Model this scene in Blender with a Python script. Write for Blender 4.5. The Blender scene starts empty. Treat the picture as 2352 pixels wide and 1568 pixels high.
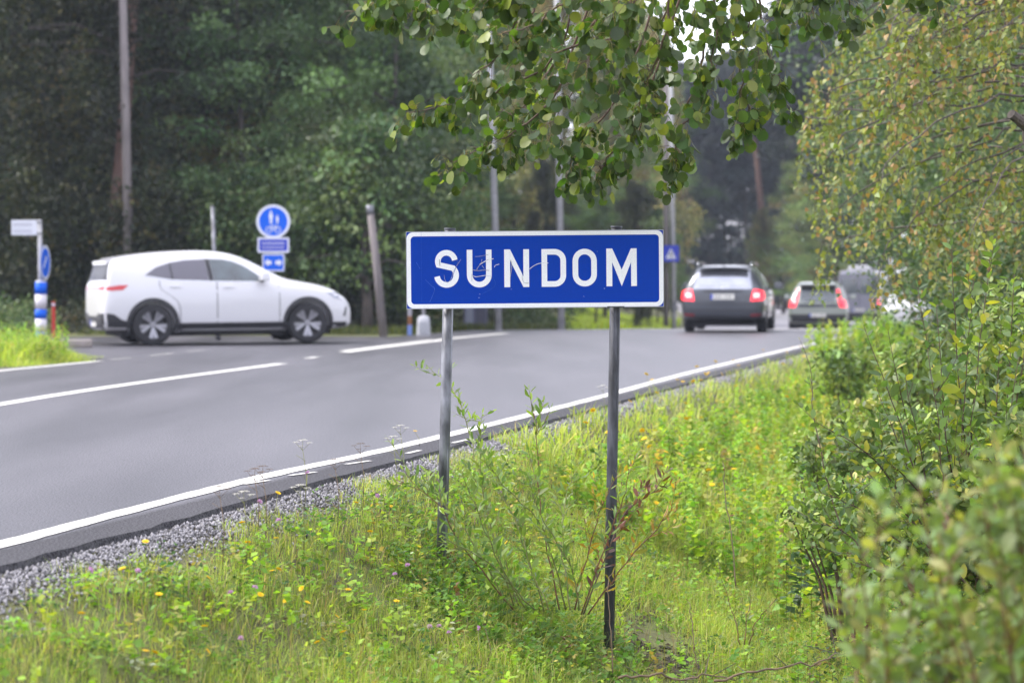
import bpy, bmesh, math
import numpy as np
from mathutils import Vector, Matrix
from mathutils.bvhtree import BVHTree

SC = bpy.context.scene
COL = SC.collection
R = math.radians

# ------------------------------------------------------------------ camera, sky, sun, exposure
CAM_H = 1.1
FPX = 85.0 / 36.0 * 2352.0          # focal length in units of a 2352 wide picture
PITCH = math.atan(139.0 / FPX)
cam_d = bpy.data.cameras.new('camera')
cam = bpy.data.objects.new('camera', cam_d)
COL.objects.link(cam)
cam_d.lens = 85.0
cam_d.sensor_width = 36.0
cam_d.clip_start = 0.1
cam_d.clip_end = 3000
cam.location = (0, 0, CAM_H)
cam.rotation_euler = (math.pi / 2 - PITCH, 0, 0)
cam_d.dof.use_dof = True
cam_d.dof.focus_distance = 13.0
cam_d.dof.aperture_fstop = 2.8
cam_d.dof.aperture_blades = 9
SC.camera = cam

SUN_EL, SUN_AZ = R(50), R(-88)      # azimuth from +Y, negative = to the left
world = bpy.data.worlds.new('World')
SC.world = world
world.use_nodes = True
wt = world.node_tree
wt.nodes.clear()
w_out = wt.nodes.new('ShaderNodeOutputWorld')
w_bg = wt.nodes.new('ShaderNodeBackground')
w_sky = wt.nodes.new('ShaderNodeTexSky')
w_sky.sky_type = 'NISHITA'
w_sky.sun_disc = False
w_sky.sun_elevation = SUN_EL
w_sky.sun_rotation = SUN_AZ
w_sky.dust_density = 2.0
w_mix = wt.nodes.new('ShaderNodeMix')
w_mix.data_type = 'RGBA'
w_mix.inputs[0].default_value = 0.72
w_mix.inputs[7].default_value = (8.6, 8.5, 9.6, 1)       # pale overcast veil over the blue
wt.links.new(w_sky.outputs[0], w_mix.inputs[6])
wt.links.new(w_mix.outputs[2], w_bg.inputs[0])
w_bg.inputs[1].default_value = 0.14
wt.links.new(w_bg.outputs[0], w_out.inputs[0])

sun_d = bpy.data.lights.new('sun', 'SUN')
sun_d.energy = 2.4
sun_d.angle = R(16)
sun_d.color = (1.0, 0.95, 0.87)
sun = bpy.data.objects.new('sun', sun_d)
COL.objects.link(sun)
sd = Vector((math.sin(SUN_AZ) * math.cos(SUN_EL), math.cos(SUN_AZ) * math.cos(SUN_EL), math.sin(SUN_EL)))
sun.rotation_euler = sd.to_track_quat('Z', 'Y').to_euler()
SC.view_settings.view_transform = 'Standard'
SC.view_settings.look = 'None'
SC.view_settings.gamma = 1.0
SC.view_settings.exposure = 1.1
SC.view_settings.use_curve_mapping = False
SC.render.engine = 'CYCLES'
SC.cycles.use_denoising = True
SC.cycles.max_bounces = 7
SC.cycles.transmission_bounces = 4
SC.cycles.transparent_max_bounces = 8
SC.cycles.volume_bounces = 0
SC.cycles.caustics_reflective = False
SC.cycles.caustics_refractive = False

# ------------------------------------------------------------------ measuring helpers
CF = Vector((0, math.cos(PITCH), -math.sin(PITCH)))
CU = Vector((0, math.sin(PITCH), math.cos(PITCH)))
CX = Vector((1, 0, 0))
CP = Vector((0, 0, CAM_H))


def P(px, py, d):
    """world point seen at (px, py) of a 2352 x 1568 view, d metres away"""
    return CP + d * (CF + CX * ((px - 1176.0) / FPX) + CU * ((784.0 - py) / FPX))


YK = [-60, 54, 64, 74, 90, 105, 2000]
ZK = [0, 0, -.16, -.5, -.78, -.92, -.92]
UK = [-900, .34, .37, .6, .8, 1.1, 1.95, 2.7, 3.4, 4.4, 6, 12, 40, 900]
UZ = [-.03, -.03, -.035, -.10, -.22, -.48, -.97, -1.12, -1.02, -.55, -.35, -.15, 0, 0]
EK = [-60, 54, 74, 92, 111, 144, 260]          # right edge of the road, x at distance y
EX = [-4.49 - .232 * 60, 8.04, 13.2, 16.8, 19.2, 20.6, 24]
LK = [-60, 54, 60, 74, 111, 144, 260]
LX = [-4.49 - .232 * 60 - 9.3, -.9, 2.6, 4.6, 8.0, 10.4, 15]


def edge_u(x, y):
    return (x - np.interp(y, EK, EX)) * .974


def smooth(a):
    a = np.clip(a, 0, 1)
    return a * a * (3 - 2 * a)


def gz(x, y):
    """height of the ground"""
    u = edge_u(x, y)
    z = np.interp(y, YK, ZK) + np.interp(u, UK, UZ) * (1 - .75 * smooth((np.asarray(y) - 35) / 30.0))
    left = np.interp(y, LK, LX) - x
    z = z + smooth((left - 1) / 9.0) * smooth((np.asarray(y) - 58) / 25.0) * 1.35
    return z


def hit(px, py):
    prev = None
    for i in range(1, 4000):
        d = 3 + i * .06
        p = P(px, py, d)
        if p.z < gz(p.x, p.y):
            return p
    return p


def G(px, py, z=0.0):
    dr = CF + CX * ((px - 1176.0) / FPX) + CU * ((784.0 - py) / FPX)
    return CP + dr * ((z - CAM_H) / dr.z)


# ------------------------------------------------------------------ object helpers
def tag(o, label=None, cat=None, group=None, kind=None):
    if label: o['label'] = label
    if cat: o['category'] = cat
    if group: o['group'] = group
    if kind: o['kind'] = kind
    return o


def empty(name, loc=(0, 0, 0), rz=0.0, label=None, cat=None, group=None, rot=None):
    o = bpy.data.objects.new(name, None)
    o.empty_display_size = .1
    COL.objects.link(o)
    o.location = loc
    o.rotation_euler = rot if rot is not None else (0, 0, rz)
    return tag(o, label, cat, group)


def link(name, me, m=None, parent=None, loc=None):
    o = bpy.data.objects.new(name, me)
    COL.objects.link(o)
    if m is not None:
        me.materials.clear()
        for mm in (m if isinstance(m, (list, tuple)) else [m]):
            me.materials.append(mm)
    if parent is not None: o.parent = parent
    if loc is not None: o.location = loc
    return o


def arr_mesh(name, V, F, C=None, smooth_=False):
    """numpy mesh; F is (m, k); C per-vertex colours (n, 3)"""
    V = np.ascontiguousarray(V, dtype=np.float32)
    F = np.ascontiguousarray(F, dtype=np.int32)
    me = bpy.data.meshes.new(name)
    n, (m, k) = len(V), F.shape
    me.vertices.add(n)
    me.vertices.foreach_set('co', V.ravel())
    me.loops.add(m * k)
    me.loops.foreach_set('vertex_index', F.ravel())
    me.polygons.add(m)
    me.polygons.foreach_set('loop_start', np.arange(0, m * k, k, dtype=np.int32))
    me.polygons.foreach_set('loop_total', np.full(m, k, dtype=np.int32))
    if smooth_:
        me.polygons.foreach_set('use_smooth', np.ones(m, dtype=bool))
    if C is not None:
        a = me.color_attributes.new('col', 'FLOAT_COLOR', 'POINT')
        cc = np.ones((n, 4), dtype=np.float32)
        cc[:, :3] = C
        a.data.foreach_set('color', cc.ravel())
    me.update(calc_edges=True)
    return me


class MB:
    """collects simple solids into one mesh"""
    def __init__(s):
        s.v, s.f = [], []

    def add(s, v, f):
        o = len(s.v)
        s.v += [tuple(p) for p in v]
        s.f += [tuple(i + o for i in q) for q in f]
        return s

    def box(s, c, d, rz=0.0, taper=1.0):
        x, y, z = d[0] / 2, d[1] / 2, d[2] / 2
        vs = []
        for k, t in ((-1, 1), (1, taper)):
            for sx, sy in ((-1, -1), (1, -1), (1, 1), (-1, 1)):
                a, b = sx * x * t, sy * y * t
                vs.append((c[0] + a * math.cos(rz) - b * math.sin(rz), c[1] + a * math.sin(rz) + b * math.cos(rz), c[2] + k * z))
        return s.add(vs, [(3, 2, 1, 0), (4, 5, 6, 7), (0, 1, 5, 4), (1, 2, 6, 5), (2, 3, 7, 6), (3, 0, 4, 7)])

    def tube(s, pts, rad, n=8, caps=True):
        pts = [Vector(p) for p in pts]
        if not hasattr(rad, '__len__'): rad = [rad] * len(pts)
        vs, fs = [], []
        ref = None
        for i, p in enumerate(pts):
            t = (pts[min(i + 1, len(pts) - 1)] - pts[max(i - 1, 0)])
            t = t.normalized() if t.length > 1e-9 else Vector((0, 0, 1))
            if ref is None:
                ref = t.orthogonal().normalized()
            ref = (ref - t * ref.dot(t))
            ref = ref.normalized() if ref.length > 1e-6 else t.orthogonal().normalized()
            b = t.cross(ref)
            for k in range(n):
                a = 2 * math.pi * k / n
                vs.append(p + (ref * math.cos(a) + b * math.sin(a)) * rad[i])
        for i in range(len(pts) - 1):
            for k in range(n):
                fs.append((i * n + k, i * n + (k + 1) % n, (i + 1) * n + (k + 1) % n, (i + 1) * n + k))
        if caps:
            fs.append(tuple(range(n))[::-1])
            fs.append(tuple(range((len(pts) - 1) * n, len(pts) * n)))
        return s.add(vs, fs)

    def lathe(s, prof, n=24, axis='y', c=(0, 0, 0)):
        """prof: list of (r, h) along the axis; closed ring if first==last"""
        vs, fs = [], []
        for r, h in prof:
            for k in range(n):
                a = 2 * math.pi * k / n
                q = {'y': (r * math.cos(a), h, r * math.sin(a)), 'z': (r * math.cos(a), r * math.sin(a), h)}[axis]
                vs.append((q[0] + c[0], q[1] + c[1], q[2] + c[2]))
        for i in range(len(prof) - 1):
            for k in range(n):
                fs.append((i * n + k, i * n + (k + 1) % n, (i + 1) * n + (k + 1) % n, (i + 1) * n + k))
        return s.add(vs, fs)

    def mesh(s, name, smooth_=False):
        me = bpy.data.meshes.new(name)
        me.from_pydata(s.v, [], s.f)
        if smooth_:
            me.polygons.foreach_set('use_smooth', [True] * len(me.polygons))
        me.update()
        return me

    def build(s, name, m, parent=None, smooth_=False, loc=None):
        return link(name, s.mesh(name, smooth_), m, parent, loc)


def bevel_mesh(me, w, seg=2, ang=40):
    bm = bmesh.new()
    bm.from_mesh(me)
    bmesh.ops.remove_doubles(bm, verts=bm.verts, dist=1e-5)
    bmesh.ops.recalc_face_normals(bm, faces=bm.faces)
    es = [e for e in bm.edges if len(e.link_faces) == 2 and e.calc_face_angle(0) > R(ang)]
    bmesh.ops.bevel(bm, geom=es, offset=w, segments=seg, affect='EDGES', profile=.6)
    bm.to_mesh(me)
    bm.free()
    return me


def smooth_curve(pts, n=6):
    """Catmull-Rom through pts"""
    pts = [Vector(p) for p in pts]
    q = [pts[0] * 2 - pts[1]] + pts + [pts[-1] * 2 - pts[-2]]
    out = []
    for i in range(1, len(q) - 2):
        for k in range(n):
            t = k / n
            a, b, c, d = q[i - 1], q[i], q[i + 1], q[i + 2]
            out.append(.5 * ((2 * b) + (c - a) * t + (2 * a - 5 * b + 4 * c - d) * t * t + (3 * b - a - 3 * c + d) * t ** 3))
    out.append(pts[-1])
    return out


# ------------------------------------------------------------------ materials
def new_mat(name):
    m = bpy.data.materials.new(name)
    m.use_nodes = True
    nt = m.node_tree
    return m, nt, nt.nodes['Principled BSDF'], nt.links


def setc(b, name, v):
    if name in b.inputs: b.inputs[name].default_value = v


def mat(name, col, rough=.6, metal=0.0, noise=0.0, scale=8.0, bump=0.0, bscale=60.0, coat=0.0, emit=0.0, spec=.5, stretch=None):
    m, nt, b, L = new_mat(name)
    b.inputs['Base Color'].default_value = (*col, 1)
    b.inputs['Roughness'].default_value = rough
    b.inputs['Metallic'].default_value = metal
    setc(b, 'Specular IOR Level', spec)
    if coat:
        setc(b, 'Coat Weight', coat)
        setc(b, 'Coat Roughness', .04)
    if emit:
        b.inputs['Emission Color'].default_value = (*col, 1)
        b.inputs['Emission Strength'].default_value = emit
    tc = nt.nodes.new('ShaderNodeTexCoord')
    vec = tc.outputs['Object']
    if stretch:
        mp = nt.nodes.new('ShaderNodeMapping')
        mp.inputs['Scale'].default_value = stretch
        L.new(vec, mp.inputs[0])
        vec = mp.outputs[0]
    if noise:
        n = nt.nodes.new('ShaderNodeTexNoise')
        n.inputs['Scale'].default_value = scale
        n.inputs['Detail'].default_value = 6
        L.new(vec, n.inputs['Vector'])
        r = nt.nodes.new('ShaderNodeValToRGB')
        r.color_ramp.elements[0].position = .3
        r.color_ramp.elements[1].position = .7
        r.color_ramp.elements[0].color = (*[max(0, c * (1 - noise)) for c in col], 1)
        r.color_ramp.elements[1].color = (*[min(1, c * (1 + noise)) for c in col], 1)
        L.new(n.outputs[0], r.inputs[0])
        L.new(r.outputs[0], b.inputs['Base Color'])
    if bump:
        n2 = nt.nodes.new('ShaderNodeTexNoise')
        n2.inputs['Scale'].default_value = bscale
        n2.inputs['Detail'].default_value = 4
        L.new(vec, n2.inputs['Vector'])
        bp = nt.nodes.new('ShaderNodeBump')
        bp.inputs['Strength'].default_value = bump
        bp.inputs['Distance'].default_value = .01
        L.new(n2.outputs[0], bp.inputs['Height'])
        L.new(bp.outputs[0], b.inputs['Normal'])
    return m


def leaf_mat(name, rough=.42, trans=.35, tcol=(1.15, 1.25, .5), spec=.5, spots=0.0):
    """leaf colour from the vertex colour 'col', light coming through the blade"""
    m, nt, b, L = new_mat(name)
    at = nt.nodes.new('ShaderNodeAttribute')
    at.attribute_name = 'col'
    col = at.outputs['Color']
    if spots:
        tc = nt.nodes.new('ShaderNodeTexCoord')
        n = nt.nodes.new('ShaderNodeTexNoise')
        n.inputs['Scale'].default_value = 55
        n.inputs['Detail'].default_value = 3
        L.new(tc.outputs['Object'], n.inputs['Vector'])
        r = nt.nodes.new('ShaderNodeValToRGB')
        r.color_ramp.elements[0].position = .66
        r.color_ramp.elements[1].position = .72
        r.color_ramp.elements[0].color = (0, 0, 0, 1)
        r.color_ramp.elements[1].color = (spots, spots, spots, 1)
        L.new(n.outputs[0], r.inputs[0])
        mx = nt.nodes.new('ShaderNodeMix')
        mx.data_type = 'RGBA'
        L.new(r.outputs[0], mx.inputs[0])
        L.new(col, mx.inputs[6])
        mx.inputs[7].default_value = (.12, .06, .03, 1)
        col = mx.outputs[2]
    L.new(col, b.inputs['Base Color'])
    b.inputs['Roughness'].default_value = rough
    setc(b, 'Specular IOR Level', spec)
    tr = nt.nodes.new('ShaderNodeBsdfTranslucent')
    mu = nt.nodes.new('ShaderNodeMix')
    mu.data_type = 'RGBA'
    mu.blend_type = 'MULTIPLY'
    mu.inputs[0].default_value = 1
    L.new(col, mu.inputs[6])
    mu.inputs[7].default_value = (*tcol, 1)
    L.new(mu.outputs[2], tr.inputs[0])
    ms = nt.nodes.new('ShaderNodeMixShader')
    ms.inputs[0].default_value = trans
    L.new(b.outputs[0], ms.inputs[1])
    L.new(tr.outputs[0], ms.inputs[2])
    out = nt.nodes['Material Output']
    L.new(ms.outputs[0], out.inputs[0])
    return m


M = {}
M['leaf'] = leaf_mat('leaf', trans=.42, tcol=(1.35, 1.5, .4), spots=.5)
M['far_leaf'] = leaf_mat('far_leaf', rough=.5, trans=.27, spec=.42)
M['near_far_leaf'] = leaf_mat('small_leaf', rough=.45, trans=.38, spec=.45)
M['grass'] = leaf_mat('grass_blade', rough=.5, trans=.5, tcol=(1.2, 1.2, .5), spec=.4)
M['petal'] = leaf_mat('petal', rough=.7, trans=.3, tcol=(1, 1, 1))
M['bark'] = mat('bark', (.075, .062, .055), .9, noise=.5, scale=9, bump=.8, bscale=30, stretch=(3, 3, .6))
M['pine_bark'] = mat('pine_bark', (.13, .075, .06), .9, noise=.45, scale=5, bump=.8, bscale=20, stretch=(3, 3, .5))
M['birch_bark'] = mat('birch_bark', (.20, .19, .18), .85, noise=.7, scale=4, bump=.3, bscale=20, stretch=(.6, .6, 3))
M['twig'] = mat('twig', (.09, .055, .035), .7, noise=.3, scale=20)
M['green_stem'] = mat('green_stem', (.16, .17, .05), .6, noise=.3, scale=20)
M['red_stem'] = mat('red_stem', (.16, .075, .04), .6, noise=.3, scale=20)
M['dry_stem'] = mat('dry_stem', (.14, .095, .06), .8, noise=.4, scale=20)
M['galv'] = mat('galvanised_steel', (.16, .165, .185), .5, metal=.55, noise=.6, scale=22, bump=.15, bscale=80, stretch=(1, 1, .35))
M['galv_dark'] = mat('dark_steel', (.055, .057, .068), .6, metal=.25, noise=.65, scale=26, bump=.15, bscale=80, stretch=(1, 1, .3))  # darker, duller steel tone used for the right post
M['pole_wood'] = mat('grey_pole_wood', (.17, .15, .15), .85, noise=.3, scale=6, bump=.5, bscale=25, stretch=(4, 4, .3))
M['pole_grey'] = mat('grey_pole_paint', (.36, .36, .38), .6, noise=.2, scale=6)
M['black_plastic'] = mat('black_plastic', (.02, .02, .024), .5, noise=.2, scale=8)
M['cap_grey'] = mat('post_cap', (.06, .065, .08), .45)
# ------------------------------------------------------------------ setting materials
def ground_mat():
    m, nt, b, L = new_mat('soil_and_moss')
    tc = nt.nodes.new('ShaderNodeTexCoord')
    n = nt.nodes.new('ShaderNodeTexNoise'); n.inputs['Scale'].default_value = 2.2; n.inputs['Detail'].default_value = 8
    L.new(tc.outputs['Object'], n.inputs['Vector'])
    r = nt.nodes.new('ShaderNodeValToRGB')
    e = r.color_ramp.elements
    e[0].position, e[0].color = .32, (.07, .055, .035, 1)
    e[1].position, e[1].color = .66, (.12, .15, .035, 1)
    e.new(.5).color = (.10, .105, .035, 1)
    L.new(n.outputs[0], r.inputs[0])
    L.new(r.outputs[0], b.inputs['Base Color'])
    b.inputs['Roughness'].default_value = .95
    n2 = nt.nodes.new('ShaderNodeTexNoise'); n2.inputs['Scale'].default_value = 30; n2.inputs['Detail'].default_value = 5
    L.new(tc.outputs['Object'], n2.inputs['Vector'])
    bp = nt.nodes.new('ShaderNodeBump'); bp.inputs['Strength'].default_value = .6; bp.inputs['Distance'].default_value = .03
    L.new(n2.outputs[0], bp.inputs['Height']); L.new(bp.outputs[0], b.inputs['Normal'])
    return m


def asphalt_mat(name, c0, c1, rough=.46, streak=True):
    m, nt, b, L = new_mat(name)
    tc = nt.nodes.new('ShaderNodeTexCoord')
    def noise(scale, det, sc=(1, 1, 1), rot=0):
        mp = nt.nodes.new('ShaderNodeMapping'); mp.inputs['Scale'].default_value = sc
        mp.inputs['Rotation'].default_value = (0, 0, rot)
        L.new(tc.outputs['Object'], mp.inputs[0])
        n = nt.nodes.new('ShaderNodeTexNoise'); n.inputs['Scale'].default_value = scale; n.inputs['Detail'].default_value = det
        L.new(mp.outputs[0], n.inputs['Vector'])
        return n.outputs[0]
    big = noise(1.1, 3, (1, .12, 1), R(13.1))      # wheel tracks along the lane
    fine = noise(110, 3)
    mid = noise(7, 5)
    r = nt.nodes.new('ShaderNodeValToRGB')
    r.color_ramp.elements[0].position, r.color_ramp.elements[0].color = .3, (*c0, 1)
    r.color_ramp.elements[1].position, r.color_ramp.elements[1].color = .7, (*c1, 1)
    def math_(op, a, bb):
        k = nt.nodes.new('ShaderNodeMath'); k.operation = op
        for i, q in enumerate((a, bb)):
            if isinstance(q, (int, float)): k.inputs[i].default_value = q
            else: L.new(q, k.inputs[i])
        return k.outputs[0]
    s = math_('ADD', math_('MULTIPLY', big, .85), math_('MULTIPLY', mid, .15))
    L.new(s, r.inputs[0])
    # coarse and fine aggregate, and the darker unworn band outside the edge line
    ag = nt.nodes.new('ShaderNodeValToRGB')
    ag.color_ramp.elements[0].position, ag.color_ramp.elements[0].color = .36, (.35, .35, .36, 1)
    ag.color_ramp.elements[1].position, ag.color_ramp.elements[1].color = .64, (1.8, 1.8, 1.77, 1)
    L.new(noise(95, 2), ag.inputs[0])
    m1 = nt.nodes.new('ShaderNodeMix'); m1.data_type = 'RGBA'; m1.blend_type = 'MULTIPLY'; m1.inputs[0].default_value = 1
    L.new(r.outputs[0], m1.inputs[6]); L.new(ag.outputs[0], m1.inputs[7])
    sx = nt.nodes.new('ShaderNodeSeparateXYZ'); L.new(tc.outputs['Object'], sx.inputs[0])
    uu = math_('ADD', math_('SUBTRACT', math_('MULTIPLY', sx.outputs[0], .974), math_('MULTIPLY', sx.outputs[1], .226)), 4.37)
    uu = math_('ADD', uu, math_('MULTIPLY', mid, .08))
    band = nt.nodes.new('ShaderNodeMapRange')
    band.inputs[1].default_value = .08; band.inputs[2].default_value = .16; band.inputs[3].default_value = 1.0; band.inputs[4].default_value = .58
    L.new(uu, band.inputs[0])
    m2 = nt.nodes.new('ShaderNodeMix'); m2.data_type = 'RGBA'; m2.blend_type = 'MULTIPLY'; m2.inputs[0].default_value = 1
    cb = nt.nodes.new('ShaderNodeCombineColor')
    for i in range(3): L.new(band.outputs[0], cb.inputs[i])
    L.new(m1.outputs[2], m2.inputs[6]); L.new(cb.outputs[0], m2.inputs[7])
    L.new(m2.outputs[2], b.inputs['Base Color'])
    rr = nt.nodes.new('ShaderNodeMapRange'); rr.inputs[3].default_value = rough - .1; rr.inputs[4].default_value = rough + .1
    L.new(big, rr.inputs[0]); L.new(math_('ADD', rr.outputs[0], math_('MULTIPLY', math_('SUBTRACT', 1.0, band.outputs[0]), .75)), b.inputs['Roughness'])
    L.new(math_('MULTIPLY', math_('MULTIPLY', ag.outputs[0], band.outputs[0]), .62), b.inputs['Specular IOR Level'])
    bp = nt.nodes.new('ShaderNodeBump'); bp.inputs['Strength'].default_value = .45; bp.inputs['Distance'].default_value = .005
    L.new(fine, bp.inputs['Height']); L.new(bp.outputs[0], b.inputs['Normal'])
    return m


M['ground'] = ground_mat()
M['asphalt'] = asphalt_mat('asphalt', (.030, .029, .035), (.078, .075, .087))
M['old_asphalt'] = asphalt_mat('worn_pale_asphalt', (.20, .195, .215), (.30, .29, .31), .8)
M['gravel_bed'] = mat('gravel_bed', (.13, .125, .135), .9, noise=.4, scale=30, bump=1, bscale=60)
M['stone'] = leaf_mat('gravel_stone', rough=.85, trans=0.0)
M['marking'] = mat('road_paint', (.56, .55, .52), .6, noise=.12, scale=5, bump=.3, bscale=120)
M['path'] = mat('pale_gravel_path', (.34, .31, .28), .9, noise=.2, scale=4)
M['kerb'] = mat('kerb_concrete', (.24, .21, .20), .85, noise=.25, scale=6, bump=.4, bscale=40)

rng = np.random.default_rng(11)


def sheet(name, m, xs_of_y, ys, nx, dz, parent=None, kind='structure', skirt=0.0):
    """a strip between xs_of_y(y) = (x0, x1), laid dz above the ground profile along the road"""
    V, F = [], []
    for y in ys:
        x0, x1 = xs_of_y(y)
        for i in range(nx + 1):
            x = x0 + (x1 - x0) * i / nx
            V.append((x, y, float(np.interp(y, YK, ZK)) + dz))
    n = nx + 1
    for j in range(len(ys) - 1):
        for i in range(nx):
            a = j * n + i
            F.append((a, a + 1, a + n + 1, a + n))
    if skirt:
        for side in (0, nx):
            o = len(V)
            for j in range(len(ys)):
                p = V[j * n + side]
                V.append((p[0] + (.03 if side else -.03), p[1], p[2] - skirt))
            for j in range(len(ys) - 1):
                F.append((j * n + side, (j + 1) * n + side, o + j + 1, o + j))
    me = bpy.data.meshes.new(name)
    me.from_pydata(V, [], F)
    me.update()
    o = link(name, me, m, parent)
    if kind: o['kind'] = kind
    return o


# ground: one sheet out to the horizon
ys = np.concatenate([[-60, -20, 0], np.arange(3, 50, .35), np.arange(50, 130, 1.5), [140, 160, 200, 260, 400, 900, 2200]])
us = np.concatenate([[-1500, -600, -200, -90, -50, -30, -20, -14, -11, -9.6, -6, -3], np.arange(0, 8, .12), np.arange(8, 20, 1), [26, 40, 80, 200, 600, 1500]])
YY, UU = np.meshgrid(ys, us, indexing='ij')
XX = UU / .974 + np.interp(YY, EK, EX)
ZZ = gz(XX, YY)
near = (UU > .9) & (UU < 9) & (YY < 50)
ZZ = ZZ + np.where(near, .035 * np.sin(XX * 3.1 + YY * 1.7) * np.cos(YY * 2.3 - XX) + rng.normal(0, .008, ZZ.shape), 0)
V = np.stack([XX, YY, ZZ], -1).reshape(-1, 3)
ny, nu = len(ys), len(us)
idx = np.arange(ny * nu).reshape(ny, nu)
F = np.stack([idx[:-1, :-1], idx[:-1, 1:], idx[1:, 1:], idx[1:, :-1]], -1).reshape(-1, 4)
tag(link('ground', arr_mesh('ground', V, F, smooth_=True), M['ground']), kind='structure')

ry = np.concatenate([np.arange(-8, 24, .25), np.arange(24, 54.1, .5)])
rag = {float(y): rng.normal(0, .010) for y in ry}
main_road = sheet('road', M['asphalt'], lambda y: (np.interp(y, LK, LX) if y < 54 else -.9, np.interp(y, EK, EX) + .35 + rag.get(float(y), 0) + .012 * math.sin(y * 1.3)), list(ry), 14, 0.0, skirt=.07)
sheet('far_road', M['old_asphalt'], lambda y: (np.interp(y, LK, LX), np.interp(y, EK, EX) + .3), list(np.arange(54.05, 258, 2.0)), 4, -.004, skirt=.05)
# side road joining on the left
V = [(-9.2, 36.6), (-5.4, 33.6), (-2.0, 47.9), (-5.5, 48.8), (-14, 46.5), (-60, 38), (-60, 32), (-16, 38.4), (-11.5, 38.2)]
me = bpy.data.meshes.new('side_road')
me.from_pydata([(x, y, -.004) for x, y in V], [], [tuple(range(len(V)))])
tag(link('side_road', me, M['asphalt']), kind='structure')
# pale walking path beyond the lawn on the left
pp = [hit(1330, 734), hit(1430, 730), hit(1500, 735), hit(1560, 726)]
sp = smooth_curve(pp, 6)
V, F = [], []
for i, p in enumerate(sp):
    for s in (-2.2, 2.2):
        q = (p.x, p.y + s)
        V.append((q[0], q[1], float(gz(q[0], q[1])) + .03))
    if i: F.append((2 * i - 2, 2 * i - 1, 2 * i + 1, 2 * i))
me = bpy.data.meshes.new('path'); me.from_pydata(V, [], F)
tag(link('path', me, M['path']), kind='structure')

# painted lines
def stripe(name, pts, w, label_=None, z=.004, jag=0.0):
    """pts: world xy points of the middle of the stripe"""
    c = smooth_curve([Vector((p[0], p[1], 0)) for p in pts], 10)
    V, F = [], []
    for i, p in enumerate(c):
        t = (c[min(i + 1, len(c) - 1)] - c[max(i - 1, 0)]).normalized()
        nrm = Vector((t.y, -t.x, 0))
        j = rng.normal(0, jag) if jag else 0
        for s in (-1, 1):
            q = p + nrm * (s * (w / 2 + j))
            V.append((q.x, q.y, float(np.interp(q.y, YK, ZK)) + z))
        if i: F.append((2 * i - 2, 2 * i - 1, 2 * i + 1, 2 * i))
    me = bpy.data.meshes.new(name); me.from_pydata(V, [], F)
    o = link(name, me, M['marking'])
    o['kind'] = 'structure'
    return o


def gp(px, py):
    p = G(px, py)
    return (p.x, p.y)


stripe('edge_line', [gp(-300, 1327), gp(0, 1252), gp(240, 1188), gp(480, 1126), gp(640, 1087), gp(870, 1037), gp(1180, 962), gp(1400, 906), gp(1600, 852), gp(1850, 793), gp(1990, 762)], .12, jag=.005)
for a, b_ in (((560, 1113), (617, 1104)), ((665, 1093), (725, 1085)), ((795, 1067), (850, 1059)), ((935, 1042), (965, 1035)), ((1040, 1018), (1075, 1010))):
    stripe('paint_splash', [gp(*a), gp((a[0] + b_[0]) / 2, (a[1] + b_[1]) / 2), gp(*b_)], .035, z=.005)
stripe('lane_line', [gp(-350, 998), gp(0, 929), gp(300, 882), gp(648, 835)], .17)
stripe('lane_line', [gp(705, 823), gp(728, 820)], .12)
stripe('lane_line', [gp(790, 809), gp(860, 800), gp(990, 784), gp(1040, 777), gp(1165, 765)], .20)
stripe('lane_line', [gp(785, 806), gp(860, 797), gp(990, 781)], .10)
stripe('far_edge_line', [gp(-60, 862), gp(0, 852), gp(120, 840), gp(230, 829)], .13)
stripe('far_edge_line', [gp(255, 826), gp(300, 822)], .05)
stripe('far_edge_line', [gp(345, 817), gp(400, 811)], .045)
stripe('far_edge_line', [gp(430, 808), gp(470, 804)], .04)
stripe('lane_line', [(10.3, 76), (11.8, 84), (12.7, 92)], .15)

# kerb stone at the mouth of the side road
k = empty('kerb_stone', G(158, 797), R(8), 'low concrete kerb stone at the mouth of the side road', 'kerb')
bm_ = MB().box((0, 0, .06), (.78, .3, .13))
me = bevel_mesh(bm_.mesh('kerb_body'), .03)
link('block', me, M['kerb'], k)
link('grass_tuft_base', MB().box((-.41, .02, .04), (.1, .22, .08)).mesh('b'), M['kerb'], k)

# gravel strip beside the asphalt
N = 40000
gy = 6 + 34 * rng.random(N) ** 1.7
gu = .36 + np.abs(rng.normal(0, .13, N)) * np.clip(1.15 - gy / 60, .5, 1.2)
gx = gu / .974 + np.interp(gy, EK, EX)
keep = (gu > .375) & (gu < .74)
gx, gy, gu = gx[keep], gy[keep], gu[keep]
N = len(gx)
tv = np.array([(1, 0, 0), (-1, 0, 0), (0, 1, 0), (0, -1, 0), (0, 0, 1), (0, 0, -1)], float)
tf = np.array([(0, 2, 4), (2, 1, 4), (1, 3, 4), (3, 0, 4), (2, 0, 5), (1, 2, 5), (3, 1, 5), (0, 3, 5)])
S = rng.uniform(.0035, .0095, (N, 1)) * rng.uniform(.6, 1.2, (N, 3)) * (1 + .02 * gy[:, None])
A = rng.uniform(0, 6.28, N)
vv = tv[None] * S[:, None, :] * rng.uniform(.8, 1.2, (N, 6, 1))
ca, sa = np.cos(A)[:, None], np.sin(A)[:, None]
X_ = vv[:, :, 0] * ca - vv[:, :, 1] * sa
Y_ = vv[:, :, 0] * sa + vv[:, :, 1] * ca
Zc = gz(gx, gy) + S[:, 2] * .6 + rng.uniform(0, .01, N)
V = np.stack([X_ + gx[:, None], Y_ + gy[:, None], vv[:, :, 2] + Zc[:, None]], -1).reshape(-1, 3)
F = (tf[None] + (np.arange(N) * 6)[:, None, None]).reshape(-1, 3)
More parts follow.
